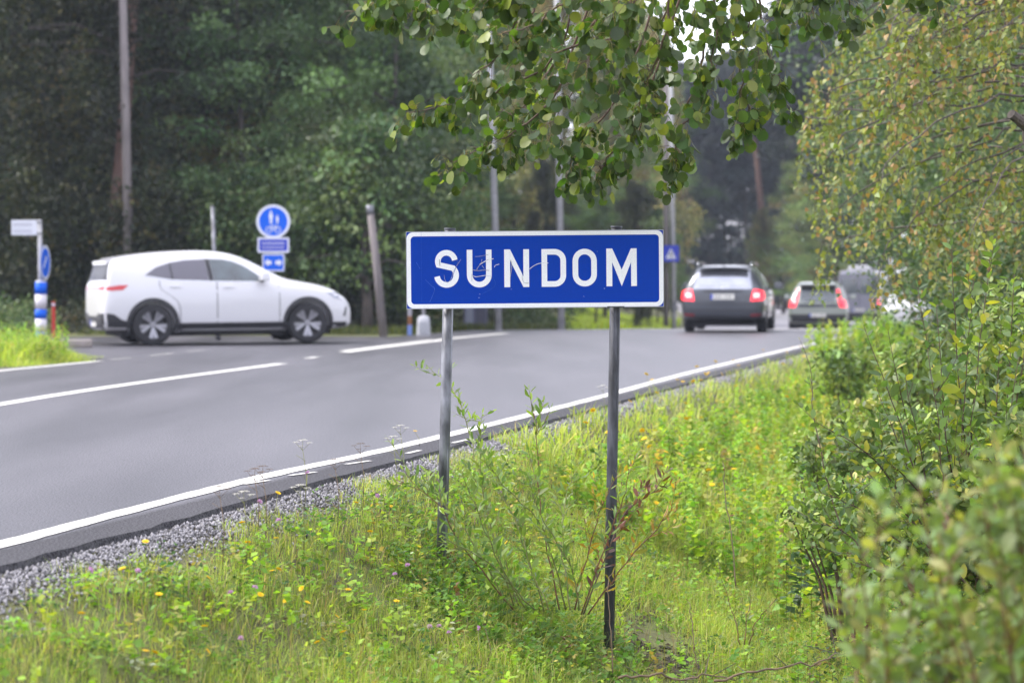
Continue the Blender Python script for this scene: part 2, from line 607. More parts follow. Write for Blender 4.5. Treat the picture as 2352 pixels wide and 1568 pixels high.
g = rng.uniform(.05, .34, (N, 1)) * np.array([[1, .97, 1.04]])
C = np.repeat(g, 6, axis=0)
o = link('gravel', arr_mesh('gravel', V, F, C), M['stone'])
tag(o, 'crushed grey gravel strip between the asphalt edge and the grass', 'gravel', kind='stuff')


# ------------------------------------------------------------------ leaves
def rot_from(dirs, nrm):
    d = dirs / np.linalg.norm(dirs, axis=1, keepdims=True)
    n = nrm - d * (nrm * d).sum(1, keepdims=True)
    n /= np.linalg.norm(n, axis=1, keepdims=True) + 1e-9
    s = np.cross(n, d)
    return np.stack([d, s, n], -1)        # columns: along, side, normal


def scatter(T, F, pos, Rm, scale, col):
    """template T (k,3), faces F (m,j) copied to n places"""
    n, k = len(pos), len(T)
    sc = np.asarray(scale)
    if sc.ndim == 1: sc = sc[:, None] * np.ones((1, 3))
    V = np.einsum('nij,nkj->nki', Rm, T[None] * sc[:, None, :]) + pos[:, None, :]
    FF = (F[None] + (np.arange(n) * k)[:, None, None]).reshape(-1, F.shape[1])
    return V.reshape(-1, 3), FF, np.repeat(col, k, axis=0)


def pal(rg, n, cols, w, jit=.18):
    cols = np.array(cols, float)
    i = rg.choice(len(cols), n, p=np.array(w) / np.sum(w))
    c = cols[i] * (1 + rg.normal(0, jit, (n, 1))) * (1 + rg.normal(0, .06, (n, 3)))
    return np.clip(c, .005, .9)


def leaf_template(kind):
    """along +x from the stalk, unit length, n-gon outline folded about the midrib, as triangles"""
    if kind == 'round':       # aspen
        ang = np.linspace(math.pi, -math.pi, 23)[1:-1]
        out = [(.5 + .52 * math.cos(a) * (1.0 if i % 2 else .93), .5 * math.sin(a) * (1.02 if i % 2 else .93)) for i, a in enumerate(ang)]
        out = [(0, 0)] + out
    elif kind == 'oval':
        out = [(0, 0), (.15, .16), (.4, .27), (.68, .24), (.88, .12), (1, 0), (.88, -.12), (.68, -.24), (.4, -.27), (.15, -.16)]
    elif kind == 'narrow':
        out = [(0, 0), (.2, .10), (.5, .15), (.8, .09), (1, 0), (.8, -.09), (.5, -.15), (.2, -.10)]
    elif kind == 'willow':
        out = [(0, 0), (.2, .12), (.5, .17), (.8, .11), (1, 0), (.8, -.11), (.5, -.17), (.2, -.12)]
    elif kind == 'birch':
        out = [(0, 0), (.12, .32), (.35, .36), (.7, .18), (1, 0), (.7, -.18), (.35, -.36), (.12, -.32)]
    else:                     # simple rhombic leaf for far foliage
        return np.array([(0, 0, 0), (.45, .33, .06), (1, 0, -.05), (.45, -.33, .06)], float), np.array([(0, 1, 2), (0, 2, 3)])
    o = np.array(out)
    mids = np.array([(.33, 0), (.66, 0)])
    n = len(o)
    V = np.zeros((n + 1, 3))
    V[:n, :2] = o
    V[n, :2] = (.5, 0)
    V[:n, 2] = .16 * np.abs(o[:, 1]) - .10 * o[:, 0] ** 2
    V[n, 2] = -.02
    F = np.array([(n, (i + 1) % n, i) for i in range(n)])
    return V, F


LT = {k: leaf_template(k) for k in ('round', 'oval', 'narrow', 'willow', 'birch', 'far')}


def leaf_variants(kind, cols, w, n, seed, size=1.0):
    """a set of single-leaf meshes sharing nothing but their outline"""
    rg = np.random.default_rng(seed)
    cs = pal(rg, n, cols, w, .12)
    T, F = LT[kind]
    out = []
    for i in range(n):
        V = T.copy() * size
        V[:, 2] *= rg.uniform(.4, 3.2) * rg.choice([1, -1])
        V[:, 2] += rg.normal(0, .025 * size, len(V)) + rg.uniform(-.25, .1) * V[:, 0] ** 2
        V[:, 1] *= rg.uniform(.85, 1.12)
        V[:, :2] += rg.normal(0, .012 * size, (len(V), 2))
        V[0] = 0
        me = arr_mesh('leaf', V, F, np.repeat(cs[i][None], len(V), 0))
        me.materials.append(M['leaf'])
        out.append(me)
    return out, cs


def place_leaves(root, kind, variants, tr, limit, score, mt=None):
    """tr: list of (pos, dir, normal, size). The `limit` best become parts, the others one mesh."""
    meshes, cols = variants
    order = np.argsort(-np.asarray(score))
    pos = np.array([t[0] for t in tr]); dr = np.array([t[1] for t in tr]); nn = np.array([t[2] for t in tr]); sz = np.array([t[3] for t in tr])
    Rm = rot_from(dr, nn)
    rg = np.random.default_rng(len(tr))
    vi = rg.integers(0, len(meshes), len(tr))
    for i in order[:limit]:
        mm = Matrix([list(Rm[i][k] * sz[i]) + [pos[i][k]] for k in range(3)] + [[0, 0, 0, 1]])
        o = bpy.data.objects.new('leaf', meshes[vi[i]])
        o.parent = root
        o.matrix_local = mm
        COL.objects.link(o)
    rest = order[limit:]
    if len(rest):
        T, F = LT[kind]
        V, FF, CC = scatter(T, F, pos[rest], Rm[rest], sz[rest], cols[vi[rest]] * (1 + rg.normal(0, .1, (len(rest), 1))))
        o = link('leaves', arr_mesh('leaves', V, FF, np.clip(CC, 0, 1)), mt or M['leaf'], root)
        o['kind'] = 'stuff'


def in_view(p):
    q = Vector(p) - CP
    d = q.dot(CF)
    if d < .5: return -1e9, 0, d
    return 1176 + FPX * q.x / d, 784 - FPX * q.dot(CU) / d, d


def view_score(p, s):
    x, y, d = in_view(p)
    ins = (0 < x < 2352) and (0 < y < 1568)
    return (s / d if d > .1 else 0) + (10 if ins else 0)
# ------------------------------------------------------------------ place-name sign
def outline_stroke(pts, w, closed=False):
    """quads along a polyline given in the sign plane"""
    pts = [Vector((p[0], p[1])) for p in pts]
    n = len(pts)
    L_, R_ = [], []
    for i, p in enumerate(pts):
        a = pts[(i - 1) % n] if (closed or i) else None
        b = pts[(i + 1) % n] if (closed or i < n - 1) else None
        d1 = (p - a).normalized() if a is not None else (b - p).normalized()
        d2 = (b - p).normalized() if b is not None else d1
        t = (d1 + d2).normalized()
        nn = Vector((-t.y, t.x))
        k = 1 / max(.5, nn.dot(Vector((-d1.y, d1.x))))
        L_.append(p + nn * w / 2 * k)
        R_.append(p - nn * w / 2 * k)
    V = [q for pr in zip(L_, R_) for q in pr]
    F = []
    for i in range(n if closed else n - 1):
        j = (i + 1) % n
        F.append((2 * i, 2 * i + 1, 2 * j + 1, 2 * j))
    return V, F


def arc(cx, cy, rx, ry, a0, a1, n=10):
    return [(cx + rx * math.cos(R(a0 + (a1 - a0) * i / n)), cy + ry * math.sin(R(a0 + (a1 - a0) * i / n))) for i in range(n + 1)]


def plate_mesh(name, V2, F, y=0.0, th=.0012):
    """2-D polygons (x, z) raised to a thin plate whose face looks along -y"""
    mb = MB()
    for f in F:
        pts = [V2[i] for i in f]
        area = sum(pts[i][0] * pts[(i + 1) % len(pts)][1] - pts[(i + 1) % len(pts)][0] * pts[i][1] for i in range(len(pts)))
        if area < 0: pts = pts[::-1]
        k = len(pts)
        vs = [(p[0], y, p[1]) for p in pts] + [(p[0], y + th, p[1]) for p in pts]
        mb.add(vs, [tuple(range(k))] + [(i, i + k, (i + 1) % k + k, (i + 1) % k) for i in range(k)])
    return mb.mesh(name)


def rrect(w, h, r, n=6, cx=0, cy=0):
    out = []
    for sx, sy, a in ((1, 1, 0), (-1, 1, 90), (-1, -1, 180), (1, -1, 270)):
        out += arc(cx + sx * (w / 2 - r), cy + sy * (h / 2 - r), r, r, a, a + 90, n)
    return out


def ring_mesh(name, outer, inner, y=0.0, th=.0012):
    n = len(outer)
    V = [(p[0], p[1]) for p in outer] + [(p[0], p[1]) for p in inner]
    F = [(i, (i + 1) % n, n + (i + 1) % n, n + i) for i in range(n)]
    return plate_mesh(name, V, F, y, th)


def sheeting(name, col, scratch=False, rough=.6):
    """retro-reflective film with its fine mesh grain and scuffs"""
    m, nt, b, L = new_mat(name)
    tc = nt.nodes.new('ShaderNodeTexCoord')
    w = nt.nodes.new('ShaderNodeTexVoronoi'); w.inputs['Scale'].default_value = 260
    L.new(tc.outputs['Object'], w.inputs['Vector'])
    r = nt.nodes.new('ShaderNodeValToRGB')
    r.color_ramp.elements[0].color = (*[c * .86 for c in col], 1)
    r.color_ramp.elements[1].color = (*[min(1, c * 1.1) for c in col], 1)
    L.new(w.outputs['Distance'], r.inputs[0])
    r.color_ramp.elements[1].position = .6
    out = r.outputs[0]
    n = nt.nodes.new('ShaderNodeTexNoise'); n.inputs['Scale'].default_value = 5; n.inputs['Detail'].default_value = 10
    n.inputs['Roughness'].default_value = .7
    L.new(tc.outputs['Object'], n.inputs['Vector'])
    r2 = nt.nodes.new('ShaderNodeValToRGB')
    r2.color_ramp.elements[0].position = .62; r2.color_ramp.elements[0].color = (0, 0, 0, 1)
    r2.color_ramp.elements[1].position = .85; r2.color_ramp.elements[1].color = (.10, .10, .10, 1)
    L.new(n.outputs[0], r2.inputs[0])
    mx = nt.nodes.new('ShaderNodeMix'); mx.data_type = 'RGBA'
    L.new(r2.outputs[0], mx.inputs[0]); L.new(out, mx.inputs[6])
    mx.inputs[7].default_value = (*[c * .6 + .03 for c in col], 1)
    L.new(mx.outputs[2], b.inputs['Base Color'])
    b.inputs['Roughness'].default_value = rough
    setc(b, 'Specular IOR Level', .10)
    return m


M['sign_blue'] = sheeting('blue_reflective_film', (.0004, .040, .36))
M['sign_white'] = sheeting('white_reflective_film', (.80, .80, .84))
M['sign_bright'] = mat('bright_white_film', (.62, .64, .70), .5)
M['sign_sky'] = mat('bright_blue_film', (.002, .10, .62), .5, spec=.2)
M['sign_violet'] = mat('violet_blue_film', (.03, .05, .42), .5, spec=.2)
M['alu'] = mat('aluminium_edge', (.5, .5, .52), .4, metal=.7)
M['scuff'] = mat('scraped_film', (.68, .68, .72), .7, noise=.4, scale=60)
M['scuff_dark'] = mat('scuffed_blue', (.03, .10, .48), .7, noise=.5, scale=60)
M['scuff_grey'] = mat('grey_scuff', (.34, .34, .40), .7, noise=.5, scale=60)

SD = 13.0
s0 = P(1229.2, 618.5, SD)
sign = empty('place_name_sign', (s0.x, s0.y, s0.z), 0, 'blue place name sign reading SUNDOM on two grey steel posts', 'road sign', rot=(0, R(-.52), R(1.5)))
SW, SH = 590.0 / FPX * SD, 175.0 / FPX * SD
link('panel', plate_mesh('panel', rrect(SW, SH, .004, 3), [tuple(range(16))], 0, .0025), M['sign_blue'], sign)
link('border', ring_mesh('border', rrect(SW - .002, SH - .002, .034), rrect(SW - .046, SH - .046, .020), -.0012), M['sign_white'], sign)
# folded edge of the aluminium tray
mb = MB()
for z, t in ((SH / 2, 1), (-SH / 2, -1)):
    mb.box((0, .012, z + t * .0012), (SW + .004, .026, .0022))
for x in (-1, 1):
    mb.box((x * (SW / 2 + .001), .012, 0), (.0022, .026, SH - .001))
mb.build('tray_edge', M['alu'], sign)
# letters in a plain stroke face
q = .0006273 * SW / 1.3805      # metres per pixel of the measured crop
ox, oz = 1155.0, 430.0


def LP(x, y):           # measured crop pixel -> sign plane, baseline tilt taken out
    return ((x - ox) * q, -(y - oz + (x - ox) * .0098) * q)


def sgn(pts): return [LP(*p) for p in pts]


SWD = 48 * q
LET = {}
H0, H1 = 265.0, 588.0
def S_pts():
    t, b, l, r = H0 + 24, H1 - 24, 315, 470
    up = arc(395, t + 82 - 9, 74, -76, 10, 180, 12)[0:]
    up = [(395 + 73 * math.cos(R(a)), (t + 74) - 74 * math.sin(R(a))) for a in range(8, 216, 13)]
    lo = [(396 + 82 * math.cos(R(a)), (b - 82) - 82 * math.sin(R(a))) for a in range(48, -181, -13)]
    return up + lo
LET['S'] = (S_pts(), False)
LET['U'] = ([(594, H0), (594, H1 - 106)] + [(676 + 82 * math.cos(R(a)), H1 - 106 - 82 * math.sin(R(a))) for a in range(192, 349, 12)] + [(758, H1 - 106), (758, H0)], False)
LET['D'] = ([(1234, H0 + 24), (1315, H0 + 24)] + [(1322 + 74 * math.cos(R(a)), H0 + 98 - 74 * math.sin(R(a))) for a in range(84, -1, -12)] + [(1322 + 74 * math.cos(R(a)), H1 - 98 - 74 * math.sin(R(a))) for a in range(0, -85, -12)] + [(1315, H1 - 24), (1234, H1 - 24)], True)
LET['O'] = ([(1580 + 80 * math.cos(R(a)), H0 + 104 - 80 * math.sin(R(a))) for a in range(180, -1, -12)] + [(1580 + 80 * math.cos(R(a)), H1 - 104 - 80 * math.sin(R(a))) for a in range(0, -181, -12)], True)
def shift(pts): return [(x, y + (x - 395) * -.0098) for x, y in pts]
for ch in 'SUDO':
    pts, closed = LET[ch]
    V2, F2 = outline_stroke(sgn(shift(pts)), SWD, closed)
    o = link('letter_' + ch.lower(), plate_mesh('letter', V2, F2, -.0014), M['sign_white'], sign)
polys = {
    'n': [[(890, H0), (940, H0), (940, H1), (890, H1)], [(1054, H0), (1103, H0), (1103, H1), (1054, H1)], [(940.5, H0), (1053.5, H1 - 92), (1053.5, H1), (940.5, H0 + 96)]],
    'm': [[(1766, H0), (1816, H0), (1816, H1), (1766, H1)], [(1978, H0), (2027, H0), (2027, H1), (1978, H1)],
          [(1816.5, H0), (1897, H1 - 142), (1897, H1), (1816.5, H0 + 118)], [(1897.3, H1 - 142), (1977.5, H0), (1977.5, H0 + 118), (1897.3, H1)]],
}
for k_, ps in polys.items():
    V2, F2 = [], []
    for pl in ps:
        F2.append(tuple(range(len(V2), len(V2) + len(pl))))
        V2 += sgn(shift(pl))
    link('letter_' + k_, plate_mesh('letter', V2, F2, -.0014), M['sign_white'], sign)
# scrapes left by old tape and scratches
def scrape(pts, w, m, name='scrape'):
    c = smooth_curve([Vector((*LP(*p), 0)) for p in pts], 5)
    V2, F2 = outline_stroke([(p.x, p.y) for p in c], w * q * .68)
    link(name, plate_mesh(name, V2, F2, -.0026, .0005), m, sign)
scrape([(800, 340), (760, 346), (715, 368), (680, 390)], 11, M['scuff'])
scrape([(622, 486), (650, 494), (700, 486), (735, 482)], 7, M['scuff'])
scrape([(622, 436), (665, 442), (715, 437), (762, 440)], 7, M['scuff_grey'])
scrape([(640, 322), (690, 318), (755, 304)], 5, M['scuff_grey'])
scrape([(700, 345), (690, 380), (660, 420), (655, 440)], 6, M['scuff_grey'])
scrape([(700, 398), (720, 425)], 5, M['scuff_grey'])
scrape([(806, 412), (815, 396), (848, 386)], 7, M['scuff'])
scrape([(1105, 428), (1150, 396), (1200, 378), (1268, 376)], 8, M['scuff'])
scrape([(945, 350), (955, 400), (945, 470), (940, 515)], 7, M['scuff_grey'])
scrape([(1044, 470), (1045, 515), (1062, 545), (1100, 548)], 5, M['scuff_grey'])
scrape([(335, 345), (340, 400)], 9, M['scuff_grey'])
scrape([(375, 480), (382, 520), (400, 542), (430, 520), (460, 440), (520, 345)], 4, M['scuff_grey'])
scrape([(430, 530), (470, 430), (495, 360)], 5, M['scuff_dark'])
scrape([(735, 482), (790, 500), (812, 550), (790, 590), (700, 640)], 2.5, M['scuff_dark'])
scrape([(215, 520), (265, 570), (293, 600), (268, 670), (250, 710)], 6, M['scuff_dark'])
scrape([(138, 372), (160, 410), (170, 430)], 5, M['scuff_dark'])
scrape([(182, 110), (182, 300), (182, 714)], 1.5, M['scuff_dark'])
scrape([(612, 530), (612, 470)], 6, M['scuff_grey'])
for cx_, cy_ in ((678, 642), (672, 672), (948, 600), (1570, 661), (1688, 276), (1748, 593)):
    scrape([(cx_ - 4, cy_), (cx_ + 4, cy_ + 1)], 4, M['scuff'])

for nm, xt, yb_px, xb, m_, rad in (('post', 1034, 1330, 1013.5, M['galv'], .029), ('post', 1416.5, 1530, 1397.5, M['galv_dark'], .029)):
    top = P(xt - .5, 526.5 if xt < 1200 else 522, SD + .075)
    bot = P(xb, yb_px, SD + .075)
    mi = sign.matrix_basis.inverted() if False else (Matrix.Translation(sign.location) @ sign.rotation_euler.to_matrix().to_4x4()).inverted()
    a, b_ = mi @ top, mi @ (bot + (bot - top).normalized() * .2)
    po = MB().tube([a, a.lerp(b_, .5), b_], rad, 24).build('post', m_, sign, True)
    # weld seam along the tube, cap and clamps
    off = Vector((rad * .62, -rad * .80, 0))
    MB().tube([a + off + (b_ - a) * .12, b_ + off], .0035, 6).build('seam', m_, po)
    MB().tube([a, a + (a - b_).normalized() * .006], [rad + .004, rad + .002], 24).build('cap', M['cap_grey'], po)
    for zc in (SH / 2 - .004, -SH / 2 + .004):
        t = (a.z - zc) / (a.z - b_.z)
        c = a.lerp(b_, t)
        cl = MB()
        s_ = 1 if zc > 0 else -1
        for sx in (-1, 1):
            cl.tube([c + Vector((sx * (rad + .013), -.05, s_ * .008)), c + Vector((sx * (rad + .013), -.02, s_ * .008))], .0055, 10)
        cl.box((c.x, c.y - .045, c.z + s_ * .004), (2 * rad + .034, .03, .006))
        cl.build('clamp', M['cap_grey'], po)


# ------------------------------------------------------------------ cars
def loft_body(name, st, m, arches=(), arch_r=.385, mats=None):
    V, F = [], []
    np_ = 11
    for (x, zb, zl, zt, w, wt) in st:
        k = min(1.0, max(.0, (zt - zl) / .3))
        half = [(0, zb), (.72 * w, zb), (.955 * w, zb + .035), (w * .99, zb + (zl - zb) * .30), (w, zb + (zl - zb) * .72), (.965 * w, zl),
                (.5 * (.955 * w + wt) + .015 * k, zl + (zt - zl) * .52), (wt, zt - .035 - .03 * k), (wt * .86, zt - .012), (wt * .45, zt), (0, zt + .004)]
        ring = half + [(-y, z) for y, z in half[-2:0:-1]]
        V += [(x, y, z) for y, z in ring]
    n = 2 * np_ - 2
    for i in range(len(st) - 1):
        for k in range(n):
            F.append((i * n + k, (i + 1) * n + k, (i + 1) * n + (k + 1) % n, i * n + (k + 1) % n))
    F.append(tuple(range(n)))
    F.append(tuple(range((len(st) - 1) * n, len(st) * n))[::-1])
    me = bpy.data.meshes.new(name)
    me.from_pydata(V, [], F)
    bm = bmesh.new(); bm.from_mesh(me)
    bmesh.ops.recalc_face_normals(bm, faces=bm.faces)
    bm.to_mesh(me); bm.free()
    o = bpy.data.objects.new(name, me); COL.objects.link(o)
    ss = o.modifiers.new('s', 'SUBSURF'); ss.levels = 2; ss.render_levels = 2
    cut = []
    for ax, az, ar in arches:
        for sy in (-1, 1):
            mb = MB().lathe([(0.0001, -.17), (ar, -.17), (ar, .17), (0.0001, .17)], 40, 'y', (ax, sy * (.86), az))
            co = bpy.data.objects.new('cut', mb.mesh('cut')); COL.objects.link(co)
            bm = bmesh.new(); bm.from_mesh(co.data); bmesh.ops.remove_doubles(bm, verts=bm.verts, dist=.001); bmesh.ops.recalc_face_normals(bm, faces=bm.faces); bm.to_mesh(co.data); bm.free()
            b = o.modifiers.new('b', 'BOOLEAN'); b.operation = 'DIFFERENCE'; b.object = co; b.solver = 'EXACT'
            cut.append(co)
    for md in o.modifiers:
        if md.type == 'BOOLEAN': md.show_viewport = False
    dg = bpy.context.evaluated_depsgraph_get(); dg.update()
    plain = bpy.data.meshes.new_from_object(o.evaluated_get(dg))
    for md in o.modifiers: md.show_viewport = True
    dg = bpy.context.evaluated_depsgraph_get(); dg.update()
    full = bpy.data.meshes.new_from_object(o.evaluated_get(dg))
    bpy.data.objects.remove(o)
    for c in cut: bpy.data.objects.remove(c)
    full.name = name
    for p in full.polygons: p.use_smooth = True
    bm = bmesh.new(); bm.from_mesh(full)
    for e in bm.edges:
        if len(e.link_faces) == 2 and e.calc_face_angle(0) > R(38): e.smooth = False
    bm.to_mesh(full); bm.free()
    bv = BVHTree.FromPolygons([v.co.copy() for v in plain.vertices], [tuple(p.vertices) for p in plain.polygons])
    return full, bv


def panel(name, poly, axis, sgn_, bv, m, parent, off=.004, th=.01, step=.07):
    """2-D outline laid onto the body: axis 'y' -> (x, z) seen from the side, 'x' -> (y, z) seen from front or rear"""
    bm = bmesh.new()
    vs = [bm.verts.new((p[0], 0, p[1])) for p in poly]
    bm.faces.new(vs)
    for ax in (0, 2):
        lo, hi = min(p[ax // 2] for p in poly), max(p[ax // 2] for p in poly)
        k = lo + step
        while k < hi - 1e-4:
            no = Vector((1, 0, 0)) if ax == 0 else Vector((0, 0, 1))
            bmesh.ops.bisect_plane(bm, geom=bm.verts[:] + bm.edges[:] + bm.faces[:], plane_co=no * k, plane_no=no)
            k += step
    bm.verts.ensure_lookup_table()
    outer = []
    for v in bm.verts:
        a, b = v.co.x, v.co.z
        if axis == 'y':
            loc, nn, _, _ = bv.ray_cast(Vector((a, sgn_ * 4, b)), Vector((0, -sgn_, 0)))
        else:
            loc, nn, _, _ = bv.ray_cast(Vector((sgn_ * -9, a, b)) if sgn_ > 0 else Vector((9, a, b)), Vector((sgn_, 0, 0)))
        outer.append((loc, nn, a, b))
    good = [o for o in outer if o[0] is not None]
    if not good:
        bm.free(); return None
    pos = []
    for loc, nn, a, b in outer:
        if loc is None:
            g = min(good, key=lambda o: (o[2] - a) ** 2 + (o[3] - b) ** 2)
            loc, nn = Vector(g[0]), g[1]
            if axis == 'y': loc.x, loc.z = a, b
            else: loc.y, loc.z = a, b
        outw = Vector((0, sgn_, 0)) if axis == 'y' else Vector((-sgn_, 0, 0))
        pos.append((loc, outw))
    n = len(pos)
    V = [l + o * off for l, o in pos] + [l - o * th for l, o in pos]
    F = []
    bm.verts.index_update()
    for f in bm.faces:
        ids = [v.index for v in f.verts]
        F.append(tuple(ids))
    for e in bm.edges:
        if len(e.link_faces) == 1:
            a, b = e.verts[0].index, e.verts[1].index
            F.append((a, b, b + n, a + n))
    bm.free()
    me = bpy.data.meshes.new(name)
    me.from_pydata(V, [], F)
    bm = bmesh.new(); bm.from_mesh(me); bmesh.ops.recalc_face_normals(bm, faces=bm.faces)
    # outside must look outwards
    ow = pos[0][1]
    s = sum(f.normal.dot(ow) * f.calc_area() for f in bm.faces if abs(f.normal.dot(ow)) > .3)
    if s < 0: bmesh.ops.reverse_faces(bm, faces=bm.faces)
    bm.to_mesh(me); bm.free()
    return link(name, me, m, parent)


M['tyre'] = mat('tyre_rubber', (.022, .022, .025), .85, noise=.2, scale=20)
M['rear_glass'] = mat('tinted_rear_glass', (.02, .02, .028), .3, spec=.15)
M['rim'] = mat('alloy_rim', (.30, .30, .33), .3, metal=.8)
M['rim_dark'] = mat('dark_rim', (.03, .03, .035), .35, metal=.3)
M['glass_dark'] = mat('tinted_glass', (.06, .055, .08), .06, spec=.9, coat=.6)
M['glass_sky'] = mat('sky_toned_glass', (.42, .44, .50), .12, metal=.75, noise=.15, scale=3)  # sky reflection helped along by a pale, partly metallic base colour
M['glass_mid'] = mat('window_glass', (.035, .055, .065), .05, noise=.6, scale=2.5, spec=.9, coat=.8)
M['white_paint'] = mat('white_car_paint', (.60, .60, .63), .3, coat=.8)
M['grey_paint'] = mat('dark_grey_car_paint', (.055, .062, .078), .28, metal=.35, coat=.9)
M['sage_paint'] = mat('sage_car_paint', (.30, .33, .30), .3, metal=.3, coat=.9)
M['van_paint'] = mat('violet_grey_van_paint', (.24, .24, .30), .4, metal=.1, coat=.6)
M['tail_red'] = mat('lit_tail_lamp', (1.0, .03, .05), .25, emit=1.0, coat=.6)
M['tail_off'] = mat('unlit_tail_lamp', (.50, .012, .02), .3, coat=.6)
M['tail_core'] = mat('lit_tail_core', (1.0, .42, .42), .25, emit=1.3)
M['red_dark'] = mat('red_reflector', (.25, .01, .02), .3, coat=.5)
M['head'] = mat('headlamp', (.25, .27, .33), .15, metal=.4, coat=1)
M['chrome'] = mat('chrome', (.75, .77, .8), .12, metal=1.0)
M['plate'] = mat('number_plate', (.75, .74, .70), .5)
M['plate_blue'] = mat('plate_blue_band', (.01, .05, .5), .5)
M['plate_ink'] = mat('plate_ink', (.12, .12, .13), .5)
M['underbody'] = mat('underbody', (.012, .012, .014), .9)


def wheel(root, x, y, z, r, side, rimm, nsp=5, tw=.215, steer=0.0, flat=True):
    w = empty('wheel', (x, y, z), 0)
    w.parent = root
    w.rotation_euler = (0, R(17), steer)
    s = side
    t = tw / 2
    MB().lathe([(r * .70, -t * .9), (r * .90, -t), (r * .985, -t * .78), (r, -t * .4), (r, t * .4), (r * .985, t * .78), (r * .90, t), (r * .70, t * .9), (r * .66, 0), (r * .70, -t * .9)], 44).build('tyre', M['tyre'], w, True)
    rm = MB().lathe([(r * .705, s * t * .88), (r * .68, s * t * .80), (r * .65, s * t * .2), (r * .65, -s * t * .8)], 44)
    rm.lathe([(r * .715, s * t * .93), (r * .66, s * t * .93)], 44)
    rm.build('rim', M['rim_dark'], w, True)
    MB().lathe([(.001, s * t * .05), (r * .65, s * t * .05)], 30).build('brake_disc', M['rim_dark'], w)
    sp = MB()
    for i in range(nsp):
        a = 2 * math.pi * i / nsp
        for da, wd in ((-.20, .020), (.20, .020)) if nsp <= 5 else ((0, .035),):
            c0, c1 = a, a + da
            p0 = (r * .10 * math.cos(c0), r * .10 * math.sin(c0)); p1 = (r * .69 * math.cos(c1), r * .69 * math.sin(c1))
            nx, nz = -(p1[1] - p0[1]), p1[0] - p0[0]
            l = math.hypot(nx, nz); nx /= l; nz /= l
            y0, y1 = s * t * .62, s * t * .86
            vs = []
            for (px_, pz_), yy, ww in ((p0, y0, wd * .8), (p1, y1, wd * 1.7)):
                vs += [(px_ - nx * ww, yy, pz_ - nz * ww), (px_ + nx * ww, yy, pz_ + nz * ww), (px_ + nx * ww, yy - s * .025, pz_ + nz * ww), (px_ - nx * ww, yy - s * .025, pz_ - nz * ww)]
            sp.add(vs, [(0, 1, 2, 3), (7, 6, 5, 4), (0, 4, 5, 1), (1, 5, 6, 2), (2, 6, 7, 3), (3, 7, 4, 0)])
    sp.lathe([(.001, s * t * .70), (r * .13, s * t * .68), (r * .15, s * t * .5)], 20)
    sp.build('spokes', rimm[1], w)
    return w


def mirror_part(root, x, y, z, s, m, sx=.10):
    me = MB().box((x, y, z), (sx, .20, .145), taper=.86).mesh('mirror')
    o = link('mirror', bevel_mesh(me, .03, 3), m, root)
    MB().box((x + .01, y - s * .12, z - .045), (.05, .14, .03)).build('mirror_arm', M['black_plastic'], o)
    return o


def rect(x0, x1, z0, z1): return [(x0, z0), (x1, z0), (x1, z1), (x0, z1)]


def rear_plate(root, bv, zc, w=.50, h=.115, x=None):
    l = x
    if l is None:
        hit_ = bv.ray_cast(Vector((-9, 0, zc)), Vector((1, 0, 0)))
        l = hit_[0].x
    p = MB().box((l - .012, 0, zc), (.012, w, h)).build('number_plate', M['plate'], root)
    MB().box((l - .0195, w / 2 - .022, zc), (.003, .044, h - .006)).build('band', M['plate_blue'], p)
    ink = MB()
    for i in range(7):
        ink.box((l - .0195, w / 2 - .10 - i * .055, zc), (.002, .022 if i != 3 else .026, h * .55 if i != 3 else .012))
    ink.build('characters', M['plate_ink'], p)


def seams(root, bv, xs, z0, z1, sides=(-1, 1)):
    for s in sides:
        for x in xs:
            panel('door_gap', [(x, z0), (x + .014, z0), (x + .014, z1), (x, z1)], 'y', s, bv, M['black_plastic'], root, .0015, .002, .12)


# --- white electric crossover turning out of the side road
wc = empty('crossover_car', (0, 0, 0), 0, 'white crossover car turning out of the side road, seen from its right side', 'car')
st = [(0.0, .46, .84, 1.05, .70, .56), (0.02, .33, .88, 1.09, .81, .68), (.07, .26, .93, 1.14, .87, .73), (.12, .25, .97, 1.30, .89, .77), (.17, .24, .99, 1.46, .90, .75),
      (.25, .24, 1.00, 1.505, .905, .72), (.6, .22, 1.02, 1.555, .915, .68), (1.0, .21, 1.03, 1.60, .92, .66), (1.6, .2, 1.03, 1.63, .92, .655), (2.0, .2, 1.02, 1.62, .92, .65), (2.35, .2, 1.01, 1.57, .92, .63),
      (2.65, .2, 1.02, 1.45, .92, .62), (2.95, .2, 1.0, 1.29, .92, .65), (3.2, .2, .985, 1.15, .917, .71), (3.45, .2, .965, 1.095, .913, .74), (3.75, .2, .93, 1.05, .905, .735),
      (4.02, .21, .86, .985, .885, .71), (4.22, .23, .77, .90, .84, .66), (4.36, .25, .68, .80, .77, .58), (4.43, .28, .60, .70, .68, .5), (4.46, .32, .55, .62, .55, .42)]
full, bv = loft_body('body', st, M['white_paint'], [(.87, .355, .405), (3.60, .355, .405)])
link('body', full, M['white_paint'], wc)
sh = MB()
vs = []
spl = [(.42, .62, 1.512), (.30, .64, 1.494), (.17, .65, 1.462), (.12, .63, 1.450)]
for x, w_, z in spl:
    vs += [(x, -w_, z - .012), (x, -w_ * .5, z), (x, w_ * .5, z), (x, w_, z - .012), (x, w_, z - .07), (x, -w_, z - .07)]
fs = []
for i in range(3):
    for k_ in range(6): fs.append((i * 6 + k_, (i + 1) * 6 + k_, (i + 1) * 6 + (k_ + 1) % 6, i * 6 + (k_ + 1) % 6))
fs += [(0, 1, 2, 3, 4, 5), (23, 22, 21, 20, 19, 18)]
sh.add(vs, fs).build('spoiler', M['white_paint'], wc)
